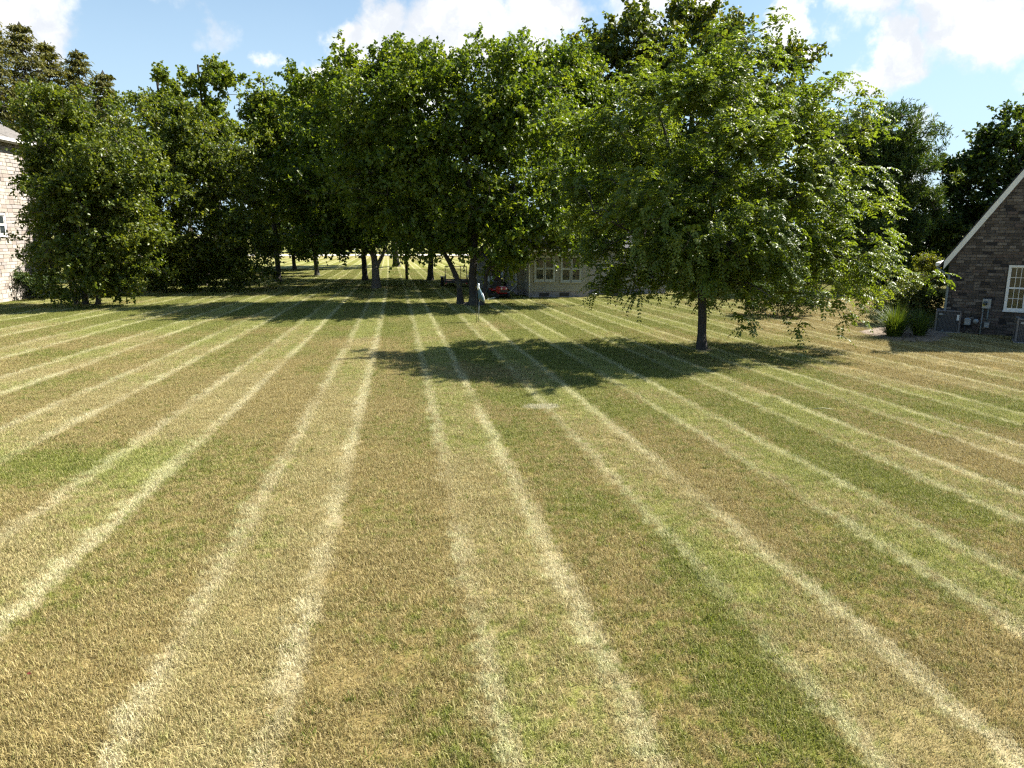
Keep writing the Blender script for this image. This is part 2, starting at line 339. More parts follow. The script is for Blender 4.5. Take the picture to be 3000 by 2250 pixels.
# ------------------------------------------------------------------ object helpers
col = sc.collection
def tag(o, label=None, cat=None, group=None, kind=None):
    if label: o['label'] = label
    if cat: o['category'] = cat
    if group: o['group'] = group
    if kind: o['kind'] = kind
    return o
def empty(name, loc=(0, 0, 0), rz=0.0, label=None, cat=None, group=None):
    o = bpy.data.objects.new(name, None); col.objects.link(o)
    o.location = tuple(float(v) for v in loc); o.rotation_euler = (0, 0, rz); o.empty_display_size = 0.2
    return tag(o, label, cat, group)
class MB:
    def __init__(s): s.v = []; s.f = []
    def add(s, vs, fs):
        b = len(s.v); s.v += [tuple(map(float, v)) for v in vs]; s.f += [tuple(b + i for i in f) for f in fs]; return s
    def box(s, lo, hi, bev=0.0):
        (x0, y0, z0), (x1, y1, z1) = lo, hi
        if bev <= 0:
            return s.add([(x0,y0,z0),(x1,y0,z0),(x1,y1,z0),(x0,y1,z0),(x0,y0,z1),(x1,y0,z1),(x1,y1,z1),(x0,y1,z1)],
                         [(0,3,2,1),(4,5,6,7),(0,1,5,4),(1,2,6,5),(2,3,7,6),(3,0,4,7)])
        b = bev; P = lambda z, d: [(x0+d,y0,z),(x1-d,y0,z),(x1,y0+d,z),(x1,y1-d,z),(x1-d,y1,z),(x0+d,y1,z),(x0,y1-d,z),(x0,y0+d,z)]
        inner = lambda z: [(x0+b,y0+b,z),(x1-b,y0+b,z),(x1-b,y0+b,z),(x1-b,y1-b,z),(x1-b,y1-b,z),(x0+b,y1-b,z),(x0+b,y1-b,z),(x0+b,y0+b,z)]
        rings = [inner(z0), P(z0 + b, b), P(z1 - b, b), inner(z1)]
        vs = [v for r in rings for v in r]; fs = []
        for k in range(3):
            for i in range(8): j = (i + 1) % 8; fs.append((k*8+i, k*8+j, k*8+8+j, k*8+8+i))
        fs.append(tuple(reversed(range(8)))); fs.append(tuple(24 + i for i in range(8)))
        return s.add(vs, fs)
    def prism(s, poly, y0, y1):            # polygon in x,z pushed along y
        n = len(poly)
        return s.add([(p[0], y0, p[1]) for p in poly] + [(p[0], y1, p[1]) for p in poly],
                     [tuple(range(n)), tuple(reversed(range(n, 2*n)))] + [(i, i+n, (i+1)%n+n, (i+1)%n) for i in range(n)])
    def lathe(s, prof, n=20, c=(0, 0, 0), axis='z'):
        vs = []; fs = []
        for r, z in prof:
            for i in range(n):
                a = 2*math.pi*i/n
                p = (r*math.cos(a), r*math.sin(a), z)
                if axis == 'x': p = (p[2], p[0], p[1])
                if axis == 'y': p = (p[0], p[2], p[1])
                vs.append((p[0]+c[0], p[1]+c[1], p[2]+c[2]))
        for k in range(len(prof)-1):
            for i in range(n): j = (i+1) % n; fs.append((k*n+i, k*n+j, (k+1)*n+j, (k+1)*n+i))
        fs.append(tuple(reversed(range(n)))); m = (len(prof)-1)*n; fs.append(tuple(m+i for i in range(n)))
        return s.add(vs, fs)
    def tube(s, pts, r, n=8):
        pts = [Vector(p) for p in pts]; rs = r if isinstance(r, (list, tuple)) else [r]*len(pts)
        vs = []; fs = []
        for k, p in enumerate(pts):
            t = (pts[min(k+1, len(pts)-1)] - pts[max(k-1, 0)]).normalized()
            a = t.cross(Vector((0, 0, 1)) if abs(t.z) < 0.9 else Vector((1, 0, 0))).normalized(); b = t.cross(a)
            for i in range(n):
                w_ = 2*math.pi*i/n; vs.append(p + (a*math.cos(w_) + b*math.sin(w_))*rs[k])
        for k in range(len(pts)-1):
            for i in range(n): j = (i+1) % n; fs.append((k*n+i, k*n+j, (k+1)*n+j, (k+1)*n+i))
        fs.append(tuple(reversed(range(n)))); m = (len(pts)-1)*n; fs.append(tuple(m+i for i in range(n)))
        return s.add(vs, fs)
    def mesh(s, name, m, smooth=False):
        me = bpy.data.meshes.new(name); me.from_pydata(s.v, [], s.f); me.update()
        me.materials.append(m)
        if smooth:
            for p in me.polygons: p.use_smooth = True
        return me
    def build(s, name, m, parent=None, smooth=False, loc=(0,0,0), rz=0.0):
        o = bpy.data.objects.new(name, s.mesh(name, m, smooth)); col.objects.link(o)
        o.parent = parent; o.location = tuple(float(v) for v in loc); o.rotation_euler = (0, 0, rz)
        return o
def link_mesh(name, me, parent=None, loc=(0,0,0), rz=0.0, scale=(1,1,1)):
    o = bpy.data.objects.new(name, me); col.objects.link(o); o.parent = parent
    o.location = tuple(float(v) for v in loc); o.rotation_euler = (0, 0, rz); o.scale = scale
    return o
def np_mesh(name, V, FA, m, tint=None, tri=True, smooth=False):
    me = bpy.data.meshes.new(name); n, k = FA.shape
    me.vertices.add(len(V)); me.vertices.foreach_set('co', np.ascontiguousarray(V, dtype=np.float32).ravel())
    me.loops.add(n*k); me.loops.foreach_set('vertex_index', np.ascontiguousarray(FA, dtype=np.int32).ravel())
    me.polygons.add(n); me.polygons.foreach_set('loop_start', np.arange(0, n*k, k, dtype=np.int32))
    me.polygons.foreach_set('loop_total', np.full(n, k, dtype=np.int32))
    if smooth: me.polygons.foreach_set('use_smooth', np.ones(n, dtype=bool))
    if tint is not None:
        a = me.attributes.new('tint', 'FLOAT', 'POINT'); a.data.foreach_set('value', np.ascontiguousarray(tint, dtype=np.float32))
    me.update(calc_edges=True); me.materials.append(m)
    return me
def unit(v): return v / np.maximum(np.linalg.norm(v, axis=-1, keepdims=True), 1e-9)

# ------------------------------------------------------------------ ground
g = MB(); S = 1200
xs = [-S, -200, -60, 60, 200, S]; ys = [-S, -200, -20, 60, 140, S]
gv = [(x, y, 0) for y in ys for x in xs]; gf = []
for j in range(5):
    for i in range(5): a = j*6+i; gf.append((a, a+1, a+7, a+6))
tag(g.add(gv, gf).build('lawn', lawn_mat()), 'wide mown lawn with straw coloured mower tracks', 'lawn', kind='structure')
rd = MB().add([(-200, 108, .004), (200, 124, .004), (200, 131, .004), (-200, 115, .004)], [(0, 1, 2, 3)])
tag(rd.build('road', M['road']), 'pale road beyond the far end of the lawn', 'road', kind='structure')

# grass blades: one small tuft patch scattered over the lawn
def tuft():
    N = 2100; P = 0.62
    b = np.zeros((N, 3)); b[:, :2] = rng.uniform(-P/2, P/2, (N, 2))
    L = rng.uniform(0.018, 0.05, N) * rng.choice([1, 1, 1, 1.4], N)
    az = rng.uniform(0, 2*np.pi, N); lean = rng.uniform(0.25, 1.15, N)
    h = np.stack([np.cos(az), np.sin(az), 0*az], 1)
    side = np.stack([-np.sin(az + rng.normal(0, .7, N)), np.cos(az), 0*az], 1); side = unit(side)
    wd = rng.uniform(0.0016, 0.0030, N)[:, None]
    up = np.array([0, 0, 1.0])
    mid = b + (up*np.cos(lean*.55)[:, None] + h*np.sin(lean*.55)[:, None])*(L*.55)[:, None]
    tip = mid + (up*np.cos(lean*1.35)[:, None] + h*np.sin(lean*1.35)[:, None])*(L*.5)[:, None]
    b[:, 2] -= 0.004
    V = np.stack([b - side*wd, b + side*wd, mid + side*wd*.8, mid - side*wd*.8, tip], 1).reshape(-1, 3)
    i = np.arange(N)[:, None]*5
    T = np.concatenate([i + np.array([0, 1, 2]), i + np.array([0, 2, 3]), i + np.array([3, 2, 4])], 0)
    return np_mesh('grass', V, T, blade_mat())
def scatter_group():
    ng = bpy.data.node_groups.new('grass_scatter', 'GeometryNodeTree')
    ng.interface.new_socket(name='Geometry', in_out='INPUT', socket_type='NodeSocketGeometry')
    ng.interface.new_socket(name='Geometry', in_out='OUTPUT', socket_type='NodeSocketGeometry')
    nd = ng.nodes; lk = ng.links
    gi = nd.new('NodeGroupInput'); go = nd.new('NodeGroupOutput')
    join = nd.new('GeometryNodeJoinGeometry')
    for k, (sx, sy, cx, cy, sp_) in enumerate(((32, 16, 0, 10.0, .40), (60, 19, 0, 27.5, .50), (100, 36, -4, 55.0, .62))):
        gr = nd.new('GeometryNodeMeshGrid')
        for nm, v in (('Size X', sx), ('Size Y', sy), ('Vertices X', int(sx/sp_)), ('Vertices Y', int(sy/sp_))): gr.inputs[nm].default_value = v
        tf = nd.new('GeometryNodeTransform'); tf.inputs['Translation'].default_value = (cx, cy, 0)
        po = nd.new('GeometryNodeSetPosition')
        rp_ = nd.new('FunctionNodeRandomValue'); rp_.data_type = 'FLOAT_VECTOR'
        rp_.inputs[0].default_value = (-.13, -.13, 0); rp_.inputs[1].default_value = (.13, .13, 0); rp_.inputs['Seed'].default_value = 11 + k
        ip = nd.new('GeometryNodeInstanceOnPoints')
        rr = nd.new('FunctionNodeRandomValue'); rr.data_type = 'FLOAT_VECTOR'
        rr.inputs[0].default_value = (-.04, -.04, 0); rr.inputs[1].default_value = (.04, .04, 6.283)
        rs = nd.new('FunctionNodeRandomValue'); rs.data_type = 'FLOAT'
        rs.inputs[2].default_value = .9; rs.inputs[3].default_value = 1.25
        lk.new(gr.outputs['Mesh'], tf.inputs['Geometry']); lk.new(tf.outputs['Geometry'], po.inputs['Geometry'])
        lk.new(rp_.outputs[0], po.inputs['Offset'])
        lk.new(po.outputs['Geometry'], ip.inputs['Points']); lk.new(gi.outputs[0], ip.inputs['Instance'])
        lk.new(rr.outputs[0], ip.inputs['Rotation']); lk.new(rs.outputs[1], ip.inputs['Scale'])
        lk.new(ip.outputs['Instances'], join.inputs[0])
    lk.new(join.outputs[0], go.inputs[0])
    return ng
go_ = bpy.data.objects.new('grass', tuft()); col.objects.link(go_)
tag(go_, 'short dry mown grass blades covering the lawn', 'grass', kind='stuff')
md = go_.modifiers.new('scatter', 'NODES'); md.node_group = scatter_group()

# taller green tufts and weeds the mower left
def weeds():
    spots = []
    for cx, cy, sx, sy, n in ((1.95, 6.4, .22, 1.7, 60), (-8.0, 11.2, 2.2, .9, 90), (5.0, 9.5, .5, 2.5, 30), (9.0, 13.5, 1.2, .9, 30), (-1.2, 5.2, .4, 1.0, 25), (0, 14, 9, 6, 110), (-2, 24, 14, 5, 80)):
        spots.append(np.stack([rng.normal(cx, sx, n), rng.normal(cy, sy, n)], 1))
    C = np.concatenate(spots); k = 22; n = len(C)*k
    b = np.repeat(C, k, 0) + rng.normal(0, .045, (n, 2)); b = np.concatenate([b, np.full((n, 1), -.005)], 1)
    az = rng.uniform(0, 2*np.pi, n); h = np.stack([np.cos(az), np.sin(az), 0*az], 1); ln = rng.uniform(.3, 1.2, n)[:, None]
    L = np.repeat(rng.uniform(.05, .10, len(C)), k)*rng.uniform(.6, 1.2, n)
    ax = unit(h*np.sin(ln) + np.array([0, 0, 1.0])*np.cos(ln))
    return b, ax, unit(rng.normal(0, 1, (n, 3))), L, np.full(n, .006), np.repeat(rng.random(len(C)), k)*.6 + .4*rng.random(n)
# ------------------------------------------------------------------ trees
def leaves_mesh(name, m, base, axis, nrm, L, Wd, tint, fold=0.18):
    axis = unit(axis); side = unit(np.cross(axis, nrm)); nrm = np.cross(side, axis)
    L = L[:, None]; Wd = Wd[:, None]
    mid = base + axis*L*0.5
    V = np.stack([base, mid + side*Wd*.5 + nrm*Wd*fold, base + axis*L - nrm*L*0.10, mid - side*Wd*.5 + nrm*Wd*fold], 1).reshape(-1, 3)
    i = np.arange(len(base))[:, None]*4
    T = np.concatenate([i + np.array([0, 1, 2]), i + np.array([0, 2, 3])], 1).reshape(-1, 3)
    return np_mesh(name, V, T, m, np.repeat(np.clip(tint, 0, 1), 4))
def skeleton(limbs, targets, tip_r=0.012, power=2.3, step=0.55):
    """limbs: list of polylines [(x,y,z,r)...], the first from the ground; targets: cluster centres to reach."""
    P = []; par = []; fix = []
    for pl in limbs:
        last = None
        pts = [np.array(q, float) for q in pl]
        if P:
            d = np.linalg.norm(np.array(P) - pts[0][:3], axis=1); last = int(np.argmin(d))
        for a, b in zip(pts[:-1], pts[1:]):
            n = max(1, int(np.linalg.norm(b[:3] - a[:3]) / 0.45))
            for k in range(n):
                q = a + (b - a)*k/n
                if k == 0 and last is not None and np.linalg.norm(P[last] - q[:3]) < 0.02: continue
                j = rng.normal(0, .012, 3) if P else np.zeros(3)
                P.append(q[:3] + j); par.append(-1 if last is None else last); fix.append(q[3]); last = len(P)-1
        P.append(pts[-1][:3]); par.append(last); fix.append(pts[-1][3]); last = len(P)-1
    nfix = len(P)
    zmin = limbs[0][0][2] + 0.5*(max(q[2] for q in limbs[0]) - limbs[0][0][2])
    A = np.array(P); d0 = np.array([np.min(np.linalg.norm(A - t, axis=1)) for t in targets]) if len(targets) else []
    cap = nfix + 6*len(targets) + 10
    Q = np.zeros((cap, 3)); Q[:nfix] = A; cnt = nfix
    pen = np.zeros(cap); pen[:nfix] = np.where(A[:, 2] < zmin, 6.0, 0)
    for ti in np.argsort(d0):
        t = targets[ti]
        dv = t - Q[:cnt]; dist = np.linalg.norm(dv, axis=1)
        cost = dist + pen[:cnt] + np.where(dv[:, 2] < -0.3*dist, 0.5*dist, 0)
        s = int(np.argmin(cost)); a = Q[s].copy(); L = dist[s]
        n = int(min(5, max(1, round(L/step))))
        bend = rng.normal(0, .09*L, 3); bend[2] = abs(bend[2])*0.8
        last = s
        for k in range(1, n+1):
            f = k/n; q = a + (t - a)*f + bend*math.sin(math.pi*f)
            Q[cnt] = q; par.append(last); fix.append(0.0); last = cnt; cnt += 1
    Q = Q[:cnt]; par = np.array(par); fix = np.array(fix)
    load = np.zeros(cnt)
    haschild = np.zeros(cnt, bool); haschild[par[par >= 0]] = True
    load[~haschild] = 1
    for i in range(cnt-1, -1, -1):
        if par[i] >= 0: load[par[i]] += load[i]
    r = np.maximum(tip_r*np.maximum(load, 1)**(1/power), 0)
    r = np.where(fix > 0, fix, r)
    for i in range(cnt):
        if par[i] >= 0: r[i] = min(r[i], r[par[i]])
    return Q, par, r
def tubes_mesh(name, Q, par, r, m, n=6):
    e = np.where(par >= 0)[0]; p = par[e]
    A = Q[p]; B = Q[e]; t = unit(B - A)
    ref = np.where(np.abs(t[:, 2:3]) < 0.9, np.array([[0, 0, 1.0]]), np.array([[1.0, 0, 0]]))
    a = unit(np.cross(t, ref)); b = np.cross(t, a)
    ang = 2*np.pi*np.arange(n)/n
    ring = a[:, None]*np.cos(ang)[None, :, None] + b[:, None]*np.sin(ang)[None, :, None]
    ra = np.minimum(r[p], r[e]*1.6)[:, None, None]; rb = r[e][:, None, None]
    V = np.concatenate([A[:, None] - t[:, None]*ra*.3 + ring*ra, B[:, None] + t[:, None]*rb*.3 + ring*rb], 1).reshape(-1, 3)
    i = np.arange(len(e))[:, None, None]*(2*n); k = np.arange(n)
    quad = np.stack([k, (k+1) % n, (k+1) % n + n, k+n], 1)[None]
    return np_mesh(name, V, (i + quad).reshape(-1, 4), m, smooth=True)
def lobes_px(lst, d, mg=0.45):
    out = []
    for q in lst:
        px, py, rx, ry = q[:4]; dd = q[4] if len(q) > 4 else 0.0
        dep = d + dd; c = at(px, py, dep); sx = rx*dep/F; sz = ry*dep/F
        sx = max(sx - mg, sx*.6); sz = max(sz - mg*1.1, sz*.6)      # room for the outer twigs
        sy = q[5] if len(q) > 5 else max(min(sx, 1.25*sz), 0.6*sx)
        out.append((c, np.array([sx, sy, sz])))
    return out
def shell_points(lobes, n, zmin, shell, rag, inner):
    vol = np.array([np.prod(s)**0.72 for c, s in lobes]); vol /= vol.sum()
    P = []; O = []
    while len(P) < n:
        k = rng.choice(len(lobes), p=vol); c, s = lobes[k]
        d = unit(rng.normal(size=3)); r = shell + (1-shell)*rng.random()**0.6 if rng.random() < 0.86 else rng.random()*shell
        r *= 1 + rng.normal(0, rag)*0.6
        q = c + d*s*r
        if q[2] < zmin: continue
        ins = min([np.linalg.norm((q - c2)/s2) for j, (c2, s2) in enumerate(lobes) if j != k] + [9])
        if ins < inner and rng.random() < 0.7: continue
        P.append(q); O.append(unit(d/s))
    return np.array(P), np.array(O)
def clusters(lobes, n, zmin=0.6, shell=0.55, rag=0.12, inner=0.55, bough=0.6, per=9, frac=0.72):
    """leaf clusters gathered on boughs: flat clumps with gaps between them"""
    nb = max(3, int(n*frac/per))
    B, BO = shell_points(lobes, nb, zmin, shell, rag, inner)
    k = rng.integers(0, nb, int(n*frac)); sz = rng.uniform(.6, 1.35, nb)[k][:, None]
    P1 = B[k] + rng.normal(0, 1, (len(k), 3))*np.array([bough, bough, bough*.5])*sz
    P1[:, 2] = np.maximum(P1[:, 2], zmin)
    P2, O2 = shell_points(lobes, n - len(k), zmin, shell, rag, inner)
    return np.concatenate([P1, P2]), np.concatenate([BO[k], O2])
def broad_leaves(P, O, twigs, per, tl, L, Wr, droop=0.35, tvar=0.5, spread=0.9, up=0.55):
    n = len(P); nt = n*twigs
    c = np.repeat(P, twigs, 0); o = np.repeat(O, twigs, 0); ct = np.repeat(rng.random(n), twigs)
    td = unit(o*0.8 + np.array([0, 0, up]) + rng.normal(0, spread, (nt, 3))*0.75)
    tlen = rng.uniform(0.55, 1.15, nt)*tl
    start = c + rng.normal(0, tl*0.22, (nt, 3))
    f = np.tile((np.arange(per)+0.6)/per, nt); idx = np.repeat(np.arange(nt), per)
    f = np.clip(f + rng.normal(0, .06, len(f)), 0, 1.05)
    base = start[idx] + td[idx]*(tlen[idx]*f)[:, None]; base[:, 2] -= droop*tlen[idx]*f**2*0.6
    sgn = rng.normal(0, 1, (len(idx), 3))
    ax = unit(td[idx]*0.5 + unit(sgn)*0.9 + np.array([0, 0, -droop]))
    nr = unit(np.array([0, 0, 0.75]) + o[idx]*0.5 + rng.normal(0, .7, (len(idx), 3)))
    ll = L*rng.uniform(.5, 1.35, len(idx)); tint = 0.45*ct[idx] + 0.55*rng.random(len(idx))
    tint = 0.5 + (tint-0.5)*(0.6+tvar)
    return base, ax, nr, ll, ll*Wr, tint
def frond_leaves(P, O, fronds, pairs, fl, L, Wr):
    """compound, drooping, feather-like leaves"""
    n = len(P); nt = n*fronds
    c = np.repeat(P, fronds, 0); o = np.repeat(O, fronds, 0); ct = np.repeat(rng.random(n), fronds)
    td = unit(o*np.array([1, 1, .5])*0.8 + np.array([0, 0, .38]) + rng.normal(0, .6, (nt, 3)))
    hz = td*np.array([1, 1, .25]); hz = unit(hz)
    fln = fl*rng.uniform(.7, 1.25, nt); start = c + rng.normal(0, .16, (nt, 3))
    sgn = np.tile(np.tile([1., -1.], pairs), nt); f = np.tile(np.repeat((np.arange(pairs)+.8)/pairs, 2), nt); idx = np.repeat(np.arange(nt), pairs*2)
    dr = 0.75
    base = start[idx] + td[idx]*(fln[idx]*f)[:, None]*0.9 + hz[idx]*(fln[idx]*f*.15)[:, None]; base[:, 2] -= dr*fln[idx]*f**2.0*0.75
    tang = unit(td[idx] - np.array([0, 0, 1.0])*(dr*1.5*f)[:, None])
    sd = unit(np.cross(tang, np.array([0, 0, 1.0])) + 1e-4)
    ax = unit(sd*sgn[:, None]*0.85 + tang*0.45 + np.array([0, 0, -.28]) + rng.normal(0, .16, (len(idx), 3)))
    nr = unit(np.cross(tang, sd)*-1*np.sign(1) + rng.normal(0, .3, (len(idx), 3))); nr[nr[:, 2] < 0] *= -1
    ll = L*rng.uniform(.7, 1.2, len(idx))*(1-.35*f); tint = .42*ct[idx] + .3*rng.random(nt)[idx] + .28*rng.random(len(idx))
    return base, ax, nr, ll, ll*Wr, tint
def tree(name, label, cat, lobes, limbs, leafm, barkm, n, leaf, zmin=0.8, tip_r=0.012, group=None, shell=.55, rag=.12, extra=None, flare=1.6, reach=1.0, bough=.6):
    """leaf = function (P,O) -> leaf arrays"""
    bx, by = limbs[0][0][0], limbs[0][0][1]
    root = empty(name, (bx, by, 0), 0, label, cat, group)
    P, O = clusters(lobes, n, zmin, shell, rag, bough=bough)
    if extra is not None: P = np.concatenate([P, extra[0]]); O = np.concatenate([O, extra[1]])
    k = np.arange(len(P)) if reach >= 1 else np.where(rng.random(len(P)) < reach)[0]
    Q, par, r = skeleton(limbs, P[k], tip_r)
    # root flare
    low = (Q[:, 2] < 0.45) & (np.hypot(Q[:, 0]-bx, Q[:, 1]-by) < 1.0); r[low] *= 1 + (flare-1)*np.clip(1 - Q[low, 2]/0.45, 0, 1)**2
    off = np.array([bx, by, 0])
    t = link_mesh('trunk', tubes_mesh('trunk', Q - off, par, r, barkm, 7), root)
    b, ax, nr, ll, ww, ti = leaf(P, O)
    cr = link_mesh('crown', leaves_mesh('crown', leafm, b - off, ax, nr, ll, ww, ti), root); cr['kind'] = 'stuff'
    return root
def limb_px(pts, d0, r0, r1, z0=-0.15):
    """trunk line given by photo pixels at depth d (each entry px,py[,depth offset])"""
    out = []; n = len(pts)
    for i, q in enumerate(pts):
        dd = q[2] if len(q) > 2 else 0.0
        p = at(q[0], q[1], d0 + dd); f = i/max(1, n-1); rr = r0*(1-f) + r1*f
        if i == 0 and z0 is not None: p[2] = z0
        out.append((*p, rr))
    return out
def straight(x, y, h, r0, r1, lean=(0, 0)):
    return [(x, y, -0.15, r0), (x + lean[0]*.5, y + lean[1]*.5, h*.5, (r0+r1)/2), (x + lean[0], y + lean[1], h, r1)]

wd_ = link_mesh('weeds', leaves_mesh('weeds', leaf_mat('weed_leaf', (0.07, 0.11, 0.014), (0.12, 0.17, 0.022), (0.21, 0.24, 0.05), 0.35, 0.5, 0.3), *weeds()))
tag(wd_, 'taller green grass tufts left standing in the lawn', 'grass', kind='stuff')
# --- near locust-like tree with compound leaves
d = 22.4
fl = lobes_px([(2060, 520, 350, 300), (2010, 340, 280, 170), (2190, 290, 210, 140), (2380, 520, 230, 210), (2320, 720, 240, 150), (1850, 600, 170, 190),
               (1930, 770, 220, 100), (2120, 830, 150, 100, -1.0), (2200, 890, 90, 70, -1.6, 1.0), (2380, 870, 100, 80, -1.0, 1.0), (2465, 790, 100, 75, 0), (2490, 640, 90, 90, 0), (1790, 760, 110, 90, .5),
               (2420, 400, 110, 100), (1740, 520, 80, 70, .5), (2060, 190, 90, 60), (2490, 865, 80, 45, 0), (2070, 865, 150, 55, -.6), (1960, 850, 120, 55, .4), (2100, 700, 260, 140, -1.5), (1960, 640, 220, 160, -2.0), (2250, 560, 230, 180, -2.0)], d, .12)
limbs = [limb_px([(2056, 1026), (2057, 930), (2058, 830), (2062, 740)], d, .145, .12),
         limb_px([(2062, 740), (2030, 640, .3), (2000, 540, .5), (1960, 430, .8), (1930, 330, .8)], d, .095, .03, None),
         limb_px([(2062, 740), (2085, 610, -.2), (2100, 470, 0), (2110, 330, 0), (2120, 200, .2)], d, .095, .025, None),
         limb_px([(2060, 780), (2150, 700, -.4), (2270, 620, -.8), (2380, 530, -1), (2480, 440, -1)], d, .075, .02, None),
         limb_px([(2058, 820), (2200, 770, .3), (2330, 690, .8), (2480, 640, 1.2)], d, .06, .018, None),
         limb_px([(2058, 810), (1960, 740, -.3), (1850, 680, -1.0), (1740, 620, -1.5)], d, .055, .018, None),
         limb_px([(2060, 790), (2000, 720, 1), (1900, 600, 2.2), (1830, 480, 2.6)], d, .055, .018, None),
         limb_px([(2059, 850), (2120, 820, -.9), (2200, 830, -1.8), (2260, 870, -2.4)], d, .045, .015, None)]
ext = []
for px, py, dd in ((2440, 235, 0), (2400, 250, .3), (2520, 290, -.5), (2550, 320, 0), (2330, 190, .4), (2600, 600, 0), (1990, 120, 0), (1900, 150, .4), (2590, 700, 0), (1680, 500, 0), (2470, 935, -1), (2340, 950, -1.3), (2190, 945, -2.2), (1760, 850, .5), (2600, 780, 0)):
    ext.append(at(px, py, d + dd))
ext = np.array(ext); exo = unit(ext - at(2080, 560, d))
tree('locust_tree', 'lawn tree with feathery drooping compound leaves and slim bare trunk', 'tree', fl, limbs, LM['locust'], M['bark_dark'], 860,
     lambda P, O: frond_leaves(P, O, 10, 8, .48, .15, .52), zmin=.85, tip_r=.009, extra=(ext, exo), rag=.16, bough=.5)

BG = 'garden trees in the middle of the lawn'
# --- centre tree with several dark stems
d = 36.5
cl = lobes_px([(1350, 330, 260, 190), (1180, 300, 220, 170, 1.5), (1500, 330, 200, 190), (1330, 540, 300, 180), (1110, 520, 190, 190, 1.0), (1560, 560, 190, 190, 0), (1400, 170, 90, 70),
               (1240, 190, 110, 70, 1), (1520, 190, 90, 70), (1040, 330, 130, 130, 1.5), (1440, 710, 170, 95, -1), (1280, 720, 120, 60, 0), (1610, 690, 130, 85, -1), (1020, 200, 60, 40, 1.5), (1680, 655, 150, 90, .5), (1590, 722, 120, 60, .5), (1760, 690, 110, 70, 1)], d)
limbs = [limb_px([(1388, 897), (1385, 810), (1390, 720), (1380, 600), (1360, 440), (1370, 280)], d, .24, .05),
         limb_px([(1350, 892, .4), (1345, 830, .4), (1318, 770, .5), (1270, 690, .7), (1210, 560, 1), (1170, 400, 1.3)], d, .17, .04),
         limb_px([(1390, 760), (1440, 690, -.3), (1500, 580, -.5), (1530, 420, -.3)], d, .12, .03, None),
         limb_px([(1410, 880, -.2), (1425, 800, -.3), (1480, 690, -1), (1560, 600, -1.2)], d, .12, .03)]
tree('shade_tree', 'broad shade tree with several dark stems rising behind the heron ornament', 'tree', cl, limbs, LM['broad'], M['bark_dark'], 1500,
     lambda P, O: broad_leaves(P, O, 6, 13, .8, .18, .75), zmin=1.9, tip_r=.014, rag=.16)
# --- centre-left tree, forked pale-footed trunk
d = 47.7
cl = lobes_px([(1050, 440, 190, 200), (1000, 620, 160, 130), (1160, 600, 190, 140), (960, 330, 120, 120), (1120, 290, 150, 110), (900, 560, 90, 120), (1060, 720, 190, 50, 0), (900, 690, 70, 60, 0), (1200, 700, 110, 50)], d)
limbs = [limb_px([(1104, 848), (1100, 800), (1096, 755), (1070, 660), (1040, 520), (1020, 400)], d, .30, .06),
         limb_px([(1100, 790), (1122, 745), (1150, 660), (1180, 540), (1190, 420)], d, .14, .04, None),
         limb_px([(1096, 760), (1060, 690, .5), (990, 600, .8), (930, 500, 1)], d, .12, .04, None)]
tree('shade_tree', 'shade tree with pale footed trunk forking low above the shaded grass', 'tree', cl, limbs, LM['broad'], M['bark_grey'], 950,
     lambda P, O: broad_leaves(P, O, 6, 12, .9, .22, .75), zmin=2.6, tip_r=.016, rag=.16)
# --- stems further back
def back_tree(px, py, wpx, lob, leafm, label, n, name='shade_tree', L=.19, group=None, bark='bark_dark', top=None, zmin=3.0):
    q = G(px, py); dd = q[1]; r = wpx/2*dd/F
    lb = lobes_px(lob, dd); h = max(c[2] for c, s in lb)
    return tree(name, label, 'tree', lb, [straight(q[0], q[1], h*.85, r, r*.3, (rng.normal(0, .3), rng.normal(0, .3)))], LM[leafm], M[bark], n,
                lambda P, O: broad_leaves(P, O, 6, 11, .95, L*1.35, .75), zmin=zmin, tip_r=.02, group=group, rag=.16)
back_tree(1070, 822, 17, [(1050, 560, 160, 140), (950, 420, 130, 130), (1010, 690, 130, 50)], 'broad', 'straight dark trunk right behind the pale footed forked tree', 420, L=.17)
back_tree(1162, 781, 20, [(1150, 560, 150, 140), (1170, 690, 120, 45), (1100, 420, 110, 90)], 'dark', 'thick dark trunk flaring at its foot beside the wooden pole, farther off', 380, L=.22)
back_tree(1260, 822, 19, [(1280, 580, 170, 130), (1250, 690, 130, 55), (1380, 640, 130, 80)], 'broad', 'stout dark trunk with a flared foot between wooden pole and trailer', 420, L=.17)
# --- tall maple behind everything
d = 56
ml = lobes_px([(1890, 120, 170, 130), (2050, 190, 200, 120), (2200, 230, 140, 110), (1800, 230, 110, 110), (1900, 330, 220, 160), (2140, 380, 220, 170), (1980, 60, 90, 70), (2290, 170, 70, 70), (1770, 110, 65, 55), (2090, 95, 70, 50), (2330, 300, 70, 90), (2000, 560, 260, 200), (1760, 480, 150, 180)], d)
q = at(2010, 700, d)
tree('maple_tree', 'tallest dark maple with yellowing top leaves behind the locust tree', 'tree', ml, [straight(q[0], d, 15, .45, .12), [(q[0], d, 7, .22), (q[0]-2.5, d, 12, .12), (q[0]-4, d, 16, .05)], [(q[0], d, 8, .2), (q[0]+2.5, d, 12, .12), (q[0]+4, d, 15, .05)]],
     LM['maple'], M['bark_dark'], 950, lambda P, O: broad_leaves(P, O, 7, 11, .95, .28, .9, tvar=.7), zmin=3, tip_r=.02, rag=.2, shell=.62)
